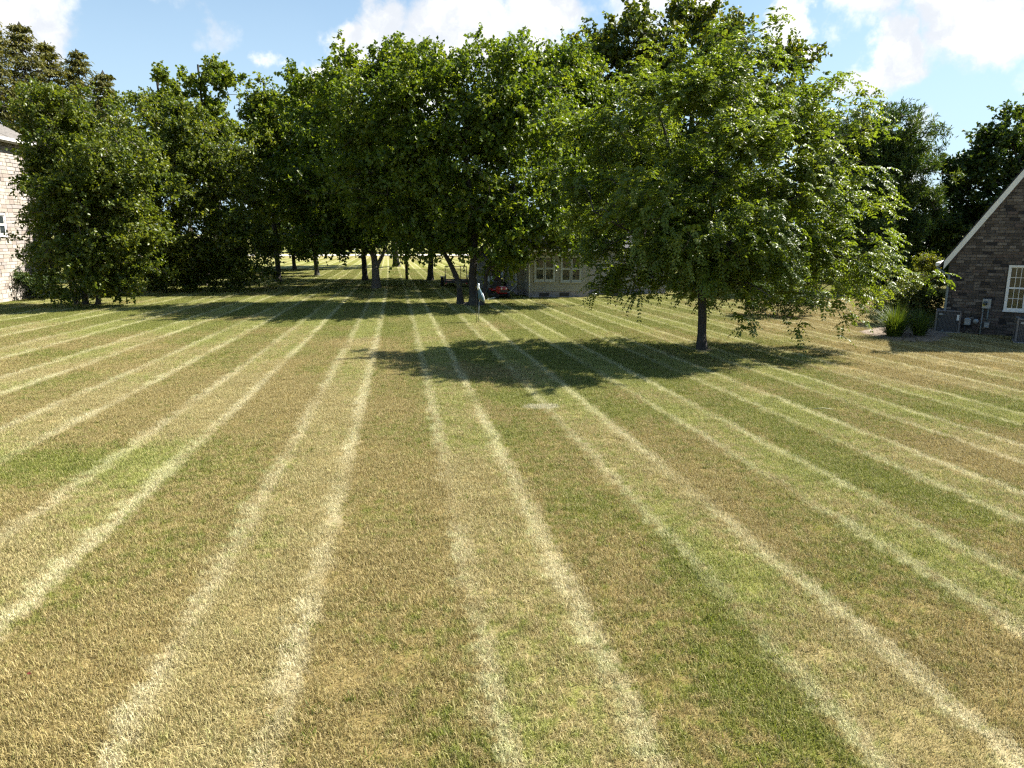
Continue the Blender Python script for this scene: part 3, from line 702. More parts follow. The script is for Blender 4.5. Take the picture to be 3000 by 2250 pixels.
# --- tree between centre tree and locust, over the cream house
d = 47
ml = lobes_px([(1660, 300, 160, 150), (1760, 440, 190, 170), (1640, 520, 170, 160), (1700, 640, 190, 100), (1620, 200, 80, 70), (1720, 210, 70, 60), (1860, 560, 150, 150)], d)
q = at(1700, 700, d)
tree('shade_tree', 'bright green leafy tree leaning over the roof of the cream house', 'tree', ml, [straight(q[0]+3, d+2, 9, .25, .08, (-2, -1.5))], LM['broad'], M['bark_dark'], 950,
     lambda P, O: broad_leaves(P, O, 6, 12, .9, .21, .75), zmin=3.4, tip_r=.016, rag=.16)
# --- left: two big bushy trees by the pale stone house
d = 36.6
ml = lobes_px([(240, 370, 170, 120), (210, 490, 160, 140, -.8), (330, 460, 140, 140, -.8), (270, 640, 190, 140, -1.4), (190, 620, 120, 120, 0), (260, 780, 180, 100, -.8), (150, 360, 90, 90), (130, 470, 70, 90, -.5), (370, 600, 100, 140, 0), (360, 830, 80, 60, -1), (220, 830, 150, 60, -1), (310, 560, 110, 110, -2.0), (200, 720, 130, 90, -2)], d)
q = G(250, 893)
limbs = [[(q[0], q[1], -.15, .14), (q[0]+.1, q[1], 3, .1), (q[0], q[1], 8.5, .03)], [(q[0]-.5, q[1]+.2, -.15, .11), (q[0]-1.3, q[1]+.2, 4, .07), (q[0]-2, q[1], 8, .02)], [(q[0]+.6, q[1], -.15, .11), (q[0]+1.5, q[1], 4, .07), (q[0]+2.2, q[1], 7.5, .02)]]
tree('bushy_tree', 'big bushy tree leafy to the ground hiding the pale stone house', 'tree', ml, limbs, LM['shrubtree'], M['bark'], 1350,
     lambda P, O: broad_leaves(P, O, 6, 12, .55, .145, .7), zmin=.35, tip_r=.012, rag=.12, bough=.5)
d = 46
ml = lobes_px([(470, 385, 140, 110), (570, 440, 160, 130), (480, 560, 190, 140, -1), (430, 650, 110, 120, -1.5), (660, 560, 130, 140, -1), (590, 700, 170, 100, -1.5), (715, 680, 100, 100, -1), (480, 720, 120, 90), (500, 795, 130, 75, -1), (640, 790, 140, 75, -1), (745, 780, 95, 75, -.5), (430, 290, 70, 50), (430, 800, 90, 60)], d)
q = G(570, 838)
limbs = [[(q[0], q[1], -.15, .15), (q[0]+.1, q[1], 3, .1), (q[0], q[1], 9, .03)], [(q[0]-.6, q[1]+.2, -.15, .12), (q[0]-1.8, q[1]+.2, 4, .07), (q[0]-2.6, q[1], 8, .02)], [(q[0]+.7, q[1], -.15, .12), (q[0]+1.9, q[1], 4, .07), (q[0]+2.6, q[1], 7.5, .02)]]
tree('bushy_tree', 'big bushy tree leafy to the ground beside the sunlit strip of lawn', 'tree', ml, limbs, LM['shrubtree'], M['bark'], 1400,
     lambda P, O: broad_leaves(P, O, 6, 12, .62, .165, .7), zmin=.35, tip_r=.014, rag=.12, bough=.5)
# --- left background deciduous
def woods(px, py, d, lob, leafm, label, n, name='woodland_tree', L=.22, h=None, r=.2, group=None, tw=.9, bark='bark_dark', zmin=1.5, shell=.55):
    lb = lobes_px(lob, d); x = at(px, py, d)[0]; h = h or max(c[2] for c, s in lb)
    return tree(name, label, 'tree', lb, [straight(x, d, h, r, r*.35, (rng.normal(0, .25), 0))], LM[leafm], M[bark], n,
                lambda P, O: broad_leaves(P, O, 6, 11, tw, L*1.35, .75), zmin=zmin, tip_r=.02, group=group, rag=.15, shell=shell, bough=.45)
woods(602, 300, 58, [(605, 230, 80, 60), (680, 260, 40, 50), (560, 235, 45, 50), (620, 350, 80, 60), (640, 190, 40, 25), (590, 480, 90, 110)], 'light', 'open crowned tree with visible limbs standing above the bushy trees', 260, L=.18, tw=.6, shell=.75)
woods(482, 240, 56, [(480, 230, 35, 50), (490, 300, 55, 50), (470, 420, 70, 110)], 'light', 'narrow light green treetop beside the open crowned tree', 130, L=.16, tw=.5)
woods(780, 250, 54, [(780, 290, 60, 70), (830, 380, 90, 100), (740, 400, 90, 90), (800, 560, 120, 130), (760, 240, 40, 30)], 'light', 'light green slender tree beside the darkest shade of the grove', 420, L=.15, tw=.65)
woods(900, 260, 62, [(890, 290, 80, 60), (960, 270, 60, 50), (860, 400, 110, 100), (940, 560, 110, 150), (870, 300, 60, 40)], 'light', 'pale green thin topped tree next to the broad shade trees', 420, L=.17, tw=.7)
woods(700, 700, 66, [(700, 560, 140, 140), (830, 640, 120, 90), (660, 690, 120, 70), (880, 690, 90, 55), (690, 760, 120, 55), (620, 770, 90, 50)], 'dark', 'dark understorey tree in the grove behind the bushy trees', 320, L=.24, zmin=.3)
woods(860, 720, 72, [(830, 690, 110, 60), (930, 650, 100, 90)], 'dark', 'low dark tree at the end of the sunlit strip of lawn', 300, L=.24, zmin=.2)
# --- far end of the lawn
for i, (px, lobs, lab) in enumerate(((940, [(950, 690, 100, 40), (930, 640, 90, 70)], 'far off dark tree beyond the lamp with the white globe'), (1130, [(1120, 680, 110, 50), (1140, 620, 100, 80)], 'far off dark tree beyond the road, behind the thick flared trunk'),
                                (1290, [(1300, 680, 120, 55), (1280, 620, 110, 80)], 'far off dark tree beyond the road, behind the trailer'), (1440, [(1450, 680, 110, 55), (1430, 620, 110, 80)], 'far off dark tree beyond the white car'))):
    woods(px, 700, 135, lobs, 'dark', lab, 120, L=.55, tw=1.6, zmin=.5)
# --- right side
def pine(px, d, lob, label, n, leafm='pine', name='pine_tree', L=.26):
    lb = lobes_px(lob, d); x = at(px, 700, d)[0]; h = max(c[2] + s[2]*.6 for c, s in lb)
    def lf(P, O):
        b, ax, nr, ll, ww, ti = broad_leaves(P, O*np.array([1, 1, .3]), 9, 11, .55, L, .17, droop=-.1, up=.35)
        return b, unit(ax + np.array([0, 0, .35])), nr, ll, np.maximum(ww, .06), ti
    return tree(name, label, 'tree', lb, [straight(x, d, h, .25, .06)], LM[leafm], M['bark_dark'], n, lf, zmin=.8, tip_r=.02, rag=.2)
pine(2580, 44, [(2590, 370, 120, 55), (2540, 460, 130, 60), (2650, 440, 80, 40), (2650, 500, 105, 35), (2560, 570, 140, 55), (2690, 590, 90, 30), (2580, 680, 150, 60), (2480, 400, 80, 80), (2690, 660, 90, 45), (2560, 780, 150, 70), (2450, 560, 120, 120)], 'dark green pine with layered boughs behind the locust tree', 740)
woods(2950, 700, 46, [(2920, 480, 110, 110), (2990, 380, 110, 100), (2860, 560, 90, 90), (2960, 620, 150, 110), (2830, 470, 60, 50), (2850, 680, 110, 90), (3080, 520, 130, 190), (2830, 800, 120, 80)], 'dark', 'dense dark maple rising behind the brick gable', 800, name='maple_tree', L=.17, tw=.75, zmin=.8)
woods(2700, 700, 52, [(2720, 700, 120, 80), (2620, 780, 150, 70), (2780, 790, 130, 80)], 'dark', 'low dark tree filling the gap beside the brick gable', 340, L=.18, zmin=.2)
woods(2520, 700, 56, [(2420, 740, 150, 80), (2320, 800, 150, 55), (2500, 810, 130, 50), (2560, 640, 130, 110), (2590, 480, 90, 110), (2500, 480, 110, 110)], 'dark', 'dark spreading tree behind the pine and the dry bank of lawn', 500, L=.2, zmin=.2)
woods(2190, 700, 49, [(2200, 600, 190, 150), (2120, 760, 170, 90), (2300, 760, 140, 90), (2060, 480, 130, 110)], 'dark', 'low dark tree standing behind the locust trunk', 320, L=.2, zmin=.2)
# spruce at upper left
def spruce(x, y, h, rbase, label, n_wh=24):
    root = empty('spruce_tree', (x, y, 0), 0, label, 'tree', 'row of spruces')
    Q = [np.array([0, 0, -.2])]; par = [-1]; r = [.34]
    zs = np.linspace(0, h, 30)
    for k, z in enumerate(zs[1:]): Q.append(np.array([0, 0, z])); par.append(len(Q)-2); r.append(.34*(1-z/h)+.015)
    trunkN = len(Q); base = []; ax = []; ll = []
    for z in np.linspace(h*.28, h-.25, n_wh):
        rb = rbase*(1 - z/h)**.75 + .2
        for k in range(9):
            a = rng.uniform(0, 2*np.pi); Lb = rb*rng.uniform(.7, 1.12); s = int(np.argmin(abs(zs - z))); last = s
            dirh = np.array([math.cos(a), math.sin(a), 0]); sd = np.array([-dirh[1], dirh[0], 0])
            n = max(3, int(Lb/.5)); pts = []
            for j in range(1, n+1):
                f = j/n; q = np.array([0, 0, z]) + dirh*Lb*f + np.array([0, 0, -.32*Lb*math.sin(f*2.0)+.28*Lb*f*f])
                Q.append(q); par.append(last); r.append(max(.008, .05*(1-f))); last = len(Q)-1; pts.append(q)
            for j, q in enumerate(pts):
                f = (j+1)/n; wl = .25 + .5*Lb*.35*(1-f*.7)
                m = 15
                t_ = rng.uniform(-1, 1, m)
                q2 = q + dirh*rng.uniform(-.3, .3, m)[:, None] + sd*(t_*wl)[:, None] - np.array([0, 0, 1])*(abs(t_)*wl*.45 + rng.uniform(0, .22, m))[:, None]
                base.append(q2); ax.append(unit(dirh*.5 + sd*(np.sign(t_)*.55)[:, None] + np.array([0, 0, -.55]) + rng.normal(0, .4, (m, 3)))); ll.append(rng.uniform(.2, .42, m))
        # tip sprays
    base = np.concatenate(base); ax = np.concatenate(ax); ll = np.concatenate(ll)
    tr = link_mesh('trunk', tubes_mesh('trunk', np.array(Q), np.array(par), np.array(r), M['bark_dark'], 5), root)
    cr = link_mesh('crown', leaves_mesh('crown', LM['needle'], base, ax, unit(rng.normal(size=base.shape) + np.array([0, 0, .8])), ll, ll*.32, rng.random(len(base))), root); cr['kind'] = 'stuff'
for px, py, dd, rb, lab in ((-60, 15, 56, 6.0, 'tallest brownish green spruce towering over the pale stone house'), (55, 62, 58, 5.6, 'broad brownish spruce second in height beside the tallest one'),
                        (130, 118, 60, 5.0, 'middle sized brownish spruce stepping down behind the bushy tree'), (222, 142, 62, 4.0, 'ragged spruce with bare leaning top above the bushy tree'), (300, 205, 60, 3.4, 'lowest spruce at the end of the spruce row')):
    q = at(px, py, dd); spruce(q[0], dd, q[2], rb, lab)

# ------------------------------------------------------------------ shrubs
def shrub(name, label, x, y, lob, leafm, n, lf, cat='shrub', stems=6, zmin=.12, group=None):
    root = empty(name, (x, y, 0), 0, label, cat, group)
    P, O = clusters(lob, n, zmin, .6, .12, bough=min(.2, .35*lob[0][1][2]))
    limbs = []
    top = max(c[2] for c, s in lob)
    for k in range(stems):
        a = rng.uniform(0, 6.28); e = rng.uniform(.1, .5)
        limbs.append([(x + math.cos(a)*.12, y + math.sin(a)*.12, -.06, .022), (x + math.cos(a)*e, y + math.sin(a)*e, top*.7, .008)])
    Q, par, r = skeleton(limbs, P, .004)
    off = np.array([x, y, 0])
    link_mesh('stem', tubes_mesh('stem', Q - off, par, r, M['bark_dark'], 5), root)
    b, ax, nr, ll, ww, ti = lf(P, O)
    c = link_mesh('foliage', leaves_mesh('foliage', LM[leafm], b - off, ax, nr, ll, ww, ti), root); c['kind'] = 'stuff'
    return root
def ell(x, y, z, rx, ry, rz): return (np.array([x, y, z]), np.array([rx, ry, rz]))
fine_leaf = lambda P, O: broad_leaves(P, O, 6, 9, .26, .075, .5, up=.8)
q = at(2652, 900, 28.6); x = q[0]
shrub('hedge_shrub', 'clipped leafy hedge shrub sunlit on top beside the brick gable', x, 28.6, [ell(x-.4, 28.6, 1.0, .75, .6, .75), ell(x+.5, 28.6, 1.05, .8, .6, .75), ell(x, 28.6, .6, 1.2, .6, .55)], 'hedge', 460, fine_leaf)
q = at(2700, 800, 31.5); x = q[0]
shrub('sapling', 'yellowing young shrub rising above the clipped hedge', x, 31.5, [ell(x, 31.5, 1.9, .5, .5, .55), ell(x+.25, 31.5, 2.25, .35, .3, .3), ell(x-.1, 31.5, 1.2, .45, .4, .6)], 'autumn', 150, lambda P, O: broad_leaves(P, O, 6, 9, .28, .085, .55))
q = G(2300, 928); x = q[0]
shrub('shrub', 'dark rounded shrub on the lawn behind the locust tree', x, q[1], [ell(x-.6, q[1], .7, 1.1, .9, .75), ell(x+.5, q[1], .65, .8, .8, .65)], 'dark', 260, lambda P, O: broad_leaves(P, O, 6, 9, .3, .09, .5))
q = G(3075, 1262); x = q[0]
shrub('low_shrub', 'small low dark green plant on the lawn in front of the brick gable', x, q[1], [ell(x, q[1], .14, .22, .22, .16)], 'dark', 40, lambda P, O: broad_leaves(P, O, 5, 8, .12, .06, .5), zmin=.03, stems=4)
q = G(40, 878); x = q[0]
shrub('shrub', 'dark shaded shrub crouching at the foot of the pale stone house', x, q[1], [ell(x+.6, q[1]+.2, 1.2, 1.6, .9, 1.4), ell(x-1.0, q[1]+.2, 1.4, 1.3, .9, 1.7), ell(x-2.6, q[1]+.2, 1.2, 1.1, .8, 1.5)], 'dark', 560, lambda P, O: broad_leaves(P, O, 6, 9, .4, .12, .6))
q = G(330, 868); x = q[0]
shrub('shrub', 'sunlit sucker shrub at the foot of the bushy tree by lawn', x, q[1]-.2, [ell(x, q[1]-.2, .6, .9, .7, .75), ell(x+.7, q[1]-.2, 1.0, .6, .6, .9)], 'shrubtree', 220, lambda P, O: broad_leaves(P, O, 6, 9, .34, .1, .55))
def reed(label, x, y, h, rad, n, seed):
    root = empty('ornamental_grass', (x, y, 0), 0, label, 'ornamental grass', 'clumps of ornamental grass by the hedge')
    K = 7; az = rng.uniform(0, 2*np.pi, n); L = h*rng.uniform(.45, 1.2, n); out = rad*rng.uniform(.1, 1.15, n)
    b = np.stack([np.cos(az), np.sin(az)], 1)*(rad*.22*np.sqrt(rng.random(n)))[:, None]
    f = np.linspace(0, 1, K)
    rr = out[:, None]*f**1.7; zz = L[:, None]*(f*1.0 - .30*(out/rad)[:, None]*f**3.5)
    az2 = az + rng.normal(0, .35, n)
    X = b[:, :1] + np.cos(az2)[:, None]*rr; Y = b[:, 1:] + np.sin(az2)[:, None]*rr
    sx = -np.sin(az2)[:, None]; sy = np.cos(az2)[:, None]; wd = .008*(1-f**2*.92)[None]
    V = np.stack([np.stack([X + sx*wd, Y + sy*wd, zz - .02], 2), np.stack([X - sx*wd, Y - sy*wd, zz - .02], 2)], 2).reshape(-1, 3)
    i = (np.arange(n)*K*2)[:, None, None]; k = np.arange(K-1)[None, :, None]*2
    FA = (i + k + np.array([0, 1, 3, 2])[None, None]).reshape(-1, 4)
    o = link_mesh('blades', np_mesh('blades', V, FA, LM['reed'], np.repeat(rng.random(n), K*2)), root); o['kind'] = 'stuff'
q = G(2618, 990); reed('sunlit fountain of green ornamental grass at the mulch bed edge', q[0], q[1], 1.2, .95, 800, 1)
q = G(2700, 990); reed('shaded clump of ornamental grass between condenser and sunlit clump', q[0], q[1]+.2, 1.05, .75, 500, 2)

# mulch bed with scattered chips
def mulch():
    root = empty('mulch_bed', (0, 0, 0), 0, 'brown mulch bed around the ornamental grass', 'mulch bed')
    a = [G(2500, 972), G(2600, 1003), G(2760, 1008), G(2800, 985), G(2740, 960), G(2580, 955)]
    pts = []; n = len(a)
    for i in range(n):
        p, q_ = a[i], a[(i+1) % n]
        for k in range(5): pts.append(p + (q_-p)*k/5 + np.array([rng.normal(0, .06), rng.normal(0, .06), 0]))
    c = np.mean(pts, axis=0); vs = [(c[0], c[1], .07)]
    for s, z in ((.75, .066), (1.0, -.01)): vs += [tuple(c + (p-c)*s + np.array([0, 0, z + (rng.normal(0, .006))])) for p in pts]
    m = len(pts); fs = [(0, 1+i, 1+(i+1) % m) for i in range(m)] + [(1+i, 1+m+i, 1+m+(i+1) % m, 1+(i+1) % m) for i in range(m)]
    MB().add(vs, fs).build('soil', M['mulch'], root, True)
    N = 2600; k = rng.integers(0, m, N); f = np.sqrt(rng.random(N)); P = np.array([c + (pts[i]-c)*ff*.98 for i, ff in zip(k, f)]); P[:, 2] = .07*(1-f**4) + .006
    ax = unit(rng.normal(size=(N, 3))*np.array([1, 1, .15])); ll = rng.uniform(.03, .09, N)
    ch = link_mesh('chip', leaves_mesh('chip', leaf_mat('mulch_chip', (.09, .06, .04), (.2, .15, .1), (.36, .29, .21), 0.0, .9, .1), P, ax, unit(rng.normal(0, .3, (N, 3)) + np.array([0, 0, 1])), ll, ll*.35, rng.random(N)), root); ch['kind'] = 'stuff'
mulch()

# ------------------------------------------------------------------ brick gable house (right)
def courses(wfun, zmax, hb, wlo, whi, gap):
    """rows of pieces; wfun(z)->(s0,s1)"""
    out = []; z = 0.0
    while z < zmax:
        s0, s1 = wfun(z + hb*.5)
        if s1 - s0 < .08: break
        s = s0; 
        while s < s1 - .02:
            w_ = rng.uniform(wlo, whi); e = min(s + w_, s1)
            if s1 - e < .08: e = s1
            out.append((s, e - gap, z, z + hb - gap)); s = e
        z += hb
    return out
def clip_rects(pcs, rects):
    res = []
    for s0, s1, z0, z1 in pcs:
        segs = [(s0, s1)]
        for a, b, c_, d_ in rects:
            if z1 > c_ + .01 and z0 < d_ - .01:
                ns = []
                for p, q_ in segs:
                    if q_ <= a or p >= b: ns.append((p, q_))
                    else:
                        if a - p > .03: ns.append((p, a - .006))
                        if q_ - b > .03: ns.append((b + .006, q_))
                segs = ns
        res += [(p, q_, z0, z1) for p, q_ in segs]
    return res
BX = {}
def piece_mesh(key, L, h, dep, m):
    k = (key, round(L/.02))
    if k not in BX: BX[k] = MB().box((0, -dep, 0), (round(L/.02)*.02, 0, h), .007).mesh('brick' if key[0] == 'b' else 'stone', m)
    return BX[k]
HA = R(-35)                                         # wall runs to the right and towards the camera
HC = G(2757, 973)
house = empty('brick_house', HC, HA, 'brown brick house gable with steep white rake and narrow window', 'house')
HW, HE, SL = 7.0, 2.72, 1.55; HP = HE + SL*HW/2    # width, eave height, slope, peak
def to_wall(px, py, n=0.0):
    """photo pixel -> (s, z) on the gable plane, n metres proud of it"""
    wdir = np.array([math.cos(HA), math.sin(HA), 0]); nr = np.array([math.sin(HA), -math.cos(HA), 0])
    r = ray(px, py); o = np.array([0, 0, H]); t = np.dot(HC + nr*n - o, nr)/np.dot(r, nr); p = o + r*t
    return float(np.dot(p - HC, wdir)), float(p[2])
core = MB().prism([(0.03, -.1), (HW-.03, -.1), (HW-.03, HE), (HW/2, HP-.05), (0.03, HE)], .0, 9.5)
core.build('wall', M['mortar'], house)
s0, zt = to_wall(2962, 782); s0b, zb = to_wall(2946, 904); wx0 = (s0+s0b)/2; wx1 = wx0 + .50; wz0, wz1 = zb, zt
pcs = courses(lambda z: (0.0, HW) if z < HE else ((z-HE)/SL + .0, HW - (z-HE)/SL), HP - .3, .105, .17, .34, .011)
pcs = clip_rects(pcs, [(wx0 - .09, wx1 + .09, wz0 - .12, wz1 + .1)])
# keep the ones the photo can show as single bricks
pcs.sort(key=lambda p: (p[0] + .15*abs(p[2]-1.5)))
near, rest = pcs[:300], pcs[300:]
for a, b, z0, z1 in near:
    L = round(max(b-a, .04)/.02)*.02
    o = link_mesh('brick', piece_mesh('b', L, z1-z0, .022 + .01, M['brickR']), house, (a, rng.uniform(-.004, .004)+.01, z0), 0, ((b-a)/L, 1, 1))
mb = MB()
for a, b, z0, z1 in rest:
    j = rng.uniform(-.004, .004); mb.box((a, -.022+j, z0), (b, .01, z1))
o = mb.build('brick', M['brickRs'], house); o['kind'] = 'stuff'
def rake(side):
    m = MB(); th = .19; ov = .16
    x0, z0_, x1, z1_ = (-.16, HE - .16*SL, HW/2, HP) if side == 0 else (HW + .16, HE - .16*SL, HW/2, HP)
    m.prism([(x0, z0_ - th), (x1, z1_ - th), (x1, z1_ + .10), (x0, z0_ + .10)], -.115, -.03)
    return m
for s_ in (0, 1): rake(s_).build('rake_board', M['white'], house)
for s_ in (0, 1):
    x0, x1 = (-.30, HW/2) if s_ == 0 else (HW + .30, HW/2); z0_ = HE - .30*SL; z1_ = HP
    rf = MB().prism([(x0, z0_+.055), (x1, z1_+.055), (x1, z1_+.15), (x0, z0_+.15)], -.02, 9.7).build('roof', M['shingle_dark'], house)
    # shingle courses
    sm = MB().box((0, 0, 0), (.32, .96, .018)).mesh('shingle', M['shingle_dark'])
    n = 24; sl = math.hypot(x1-x0, z1_-z0_); sg = 1 if s_ == 0 else -1; an = math.atan2(z1_-z0_, abs(x1-x0))
    mm = MB()
    for i in range(n):
        f = i/n; px_ = x0 + (x1-x0)*f; pz = z0_ + .15 + (z1_-z0_)*f
        ex = px_ + (x1-x0)/n*1.05; ez = pz + (z1_-z0_)/n*1.05
        nx, nz = -math.sin(an)*sg*.02, math.cos(an)*.02
        mm.prism([(px_, pz), (ex, ez), (ex + nx*.2, ez + nz*.2), (px_ + nx, pz + nz)], -.13, 9.71)
    mm.build('shingle', M['shingle_dark'], house)
gt = MB().box((-.42, -.1, HE-.32), (-.29, 9.7, HE-.2)).build('gutter', M['white'], house)
dp = MB()
pz = HE - .30
dp.tube([(-.355, -.02, pz), (-.355, -.02, pz-.10), (-.10, -.05, pz-.28), (.04, -.07, pz-.36), (.04, -.07, 1.2), (.04, -.07, .12), (.04, -.22, .05)], .042, 8)
dsp = dp.build('downspout', M['pipe'], house, True)
for z in (.6, 1.6): MB().box((-.02, -.115, z), (.1, -.02, z+.03)).build('strap', M['pipe'], dsp)
# window
win = empty('window', (0, 0, 0)); win.parent = house; win.name = 'window'
bpy.data.objects.remove(win)
def sash_window(parent, x0, x1, z0, z1, y, cols, rows, fr=.05, name='window', trim=.06, interior='curtain', fm='white'):
    w_ = MB()
    w_.box((x0-trim, y-.035, z0-trim), (x0, y+.03, z1+trim)); w_.box((x1, y-.035, z0-trim), (x1+trim, y+.03, z1+trim))
    w_.box((x0, y-.034, z1), (x1, y+.03, z1+trim)); w_.box((x0, y-.034, z0-trim), (x1, y+.03, z0))
    o_ = w_.build(name, M[fm], parent)
    MB().box((x0-trim-.02, y-.075, z0-trim-.045), (x1+trim+.02, y+.02, z0-trim-.002)).build('sill', M[fm], o_)
    MB().box((x0, y+.10, z0), (x1, y+.13, z1)).build('curtain' if interior == 'curtain' else 'room', M[interior], o_)
    zm = (z0+z1)/2
    for k, (a, b, yy) in enumerate(((z0, zm, y-.004), (zm, z1, y+.014))):
        s_ = MB(); f_ = fr*.55
        s_.box((x0, yy-.014, a), (x0+f_, yy+.012, b)); s_.box((x1-f_, yy-.014, a), (x1, yy+.012, b))
        s_.box((x0+f_, yy-.0135, a), (x1-f_, yy+.012, a+f_)); s_.box((x0+f_, yy-.0135, b-f_), (x1-f_, yy+.012, b))
        sa = s_.build('sash', M[fm], o_)
        if cols == 1 and rows == 1:
            MB().box((x0+f_, yy-.001, a+f_), (x1-f_, yy+.003, b-f_)).build('pane', M['glass'], o_)
            continue
        gw = (x1-x0-2*f_)/cols; gh = (b-a-2*f_)/rows
        for i in range(cols):
            for j in range(rows):
                xx = x0+f_+i*gw; zz = a+f_+j*gh
                MB().box((xx+.006, yy-.001, zz+.006), (xx+gw-.006, yy+.003, zz+gh-.006)).build('pane', M['glass'], o_)
        for i in range(1, cols): xx = x0+f_+i*gw; MB().box((xx-.008, yy-.012, a+f_), (xx+.008, yy+.010, b-f_)).build('muntin', M[fm], o_)
        for j in range(1, rows): zz = a+f_+j*gh; MB().box((x0+f_, yy-.0115, zz-.008), (x1-f_, yy+.0095, zz+.008)).build('muntin', M[fm], o_)
    return o_
# opening recess is modelled as the box the frame stands in
sash_window(house, wx0, wx1, wz0, wz1, -.02, 3, 2)
shm = MB(); shx = wx1 + .075
shm.box((shx, -.075, wz0-.1), (shx+.36, -.03, wz1+.06))
sh = shm.build('shutter', M['black'], house)
for k in range(24):
    z = wz0 - .03 + k*(wz1-wz0+.02)/24; MB().box((shx+.05, -.088, z), (shx+.31, -.0755, z+.035)).build('slat', M['black'], sh)
def wall_thing(name, label, cat, px, py, n=0.0):
    s_, z_ = to_wall(px, py, n)
    wdir = np.array([math.cos(HA), math.sin(HA), 0]); nr = np.array([math.sin(HA), -math.cos(HA), 0])
    p = HC + wdir*s_ + nr*n
    return empty(name, (p[0], p[1], 0), HA, label, cat), s_, z_
# electric meter
s_, zc = to_wall(2891, 889, .1); 
me_, s_, zc = wall_thing('electric_meter', 'grey electric meter box with two conduits on the brick gable', 'meter', 2891, 889, .0)
MB().box((-.13, -.17, zc-.17), (.13, -.028, zc+.17), .012).build('box', M['grey_metal'], me_)
MB().lathe([(.075, 0), (.075, .05), (.06, .07), (.0, .075)], 20, (-.03, 0, 0), 'y').build('dial', M['glass'], me_, True, (-.0, -.245, zc+.02))
MB().box((-.115, -.174, zc-.09), (-.035, -.171, zc-.0)).build('sticker', M['yellow'], me_)
for xx, zl in ((-.09, -.05), (.07, .42)):
    MB().tube([(xx, -.09, zc-.16), (xx, -.09, .3), (xx, -.09, zl)], .026, 8).build('conduit', M['pipe'], me_, True)
MB().box((.0, -.15, .28), (.15, -.03, .46), .01).build('junction_box', M['grey_metal'], me_)
gm_, s_, zc = wall_thing('gas_meter', 'small grey gas meter low on the brick gable', 'meter', 2836, 941, .0)
MB().box((-.11, -.24, zc-.13), (.09, -.06, zc+.13), .03).build('body', M['grey_metal'], gm_)
MB().lathe([(.09, 0), (.09, .05), (.03, .08)], 16, (0, 0, 0), 'y').build('regulator', M['grey_metal'], gm_, True, (.24, -.2, zc+.03))
MB().tube([(-.07, -.15, -.05), (-.07, -.15, zc-.1)], .02, 8).build('pipe', M['dark_metal'], gm_, True)
MB().tube([(.05, -.15, zc+.1), (.05, -.15, zc+.2), (.22, -.15, zc+.2), (.22, -.15, zc+.05), (.22, -.0, zc+.05)], .018, 8).build('pipe', M['dark_metal'], gm_, True)
st_, s_, zc = wall_thing('garden_stake', 'thin wooden stake leaning on the brick gable by the meter', 'stake', 2866, 960, .25)
MB().tube([(-.05, -.05, -.03), (.03, .1, .6), (.1, .21, 1.2)], .012, 6).build('rod', M['wood'], st_)
# condensers
def condenser(px, py, label, rz, w_=.74, h=.82):
    q = G(px, py); r = empty('air_conditioner', q, rz, label, 'air conditioner', 'condensers along the brick gable')
    MB().box((-w_/2-.05, -w_/2-.05, -.03), (w_/2+.05, w_/2+.05, .05)).build('pad', M['foundation'], r)
    MB().box((-w_/2+.02, -w_/2+.02, .05), (w_/2-.02, w_/2-.02, h-.05)).build('coil', M['black'], r)
    for sx in (-1, 1):
        for sy in (-1, 1):
            MB().box((sx*w_/2-.03, sy*w_/2-.03, .05), (sx*w_/2+.03, sy*w_/2+.03, h-.05), .008).build('corner_post', M['ac_trim'], r)
    fin = MB().box((-.009, -.008, .07), (.009, .008, h-.06)).mesh('fin', M['ac'])
    n = 15
    for i in range(n):
        t_ = -w_/2 + .05 + (w_-.1)*(i+.5)/n
        for pos in ((t_, -w_/2+.012), (t_, w_/2-.012)): link_mesh('fin', fin, r, (*pos, 0))
        for pos in ((-w_/2+.012, t_), (w_/2-.012, t_)): link_mesh('fin', fin, r, (*pos, 0), math.pi/2)
    for z in (.25, .45, .65):
        MB().box((-w_/2-.004, -w_/2-.004, z), (w_/2+.004, w_/2+.004, z+.014)).build('rail', M['ac'], r)
    lid = MB().box((-w_/2-.02, -w_/2-.02, h-.05), (w_/2+.02, w_/2+.02, h), .015).build('lid', M['ac_trim'], r)
    MB().lathe([(.30, 0), (.30, .02), (.27, .035), (0.02, .05)], 24, (0, 0, h)).build('fan_grille', M['black'], lid, True)
    MB().box((-w_/2+.08, -w_/2-.03, h-.17), (-w_/2+.2, -w_/2-.006, h-.11)).build('badge', M['grey_metal'], r)
    MB().box((w_/2-.1, -w_/2-.035, h-.34), (w_/2-.03, -w_/2-.006, h-.14)).build('access_label', M['white'], r)
condenser(2772, 972, 'dark air conditioning condenser at the gable corner beside the hedge', R(-30))
condenser(3010, 1004, 'dark air conditioning condenser below the shuttered window', R(-30))

# ------------------------------------------------------------------ pale stone house (left)
LC = at(88, 425, 42.4); LX, LY, LZ = LC[0], LC[1], LC[2]
A0 = R(4)                                            # wall runs away from the camera, slightly to the right of straight back
lh = empty('stone_house', (LX, LY, 0), math.pi/2 + A0, 'two storey pale stone house with grey roof half hidden by bushy tree', 'house')
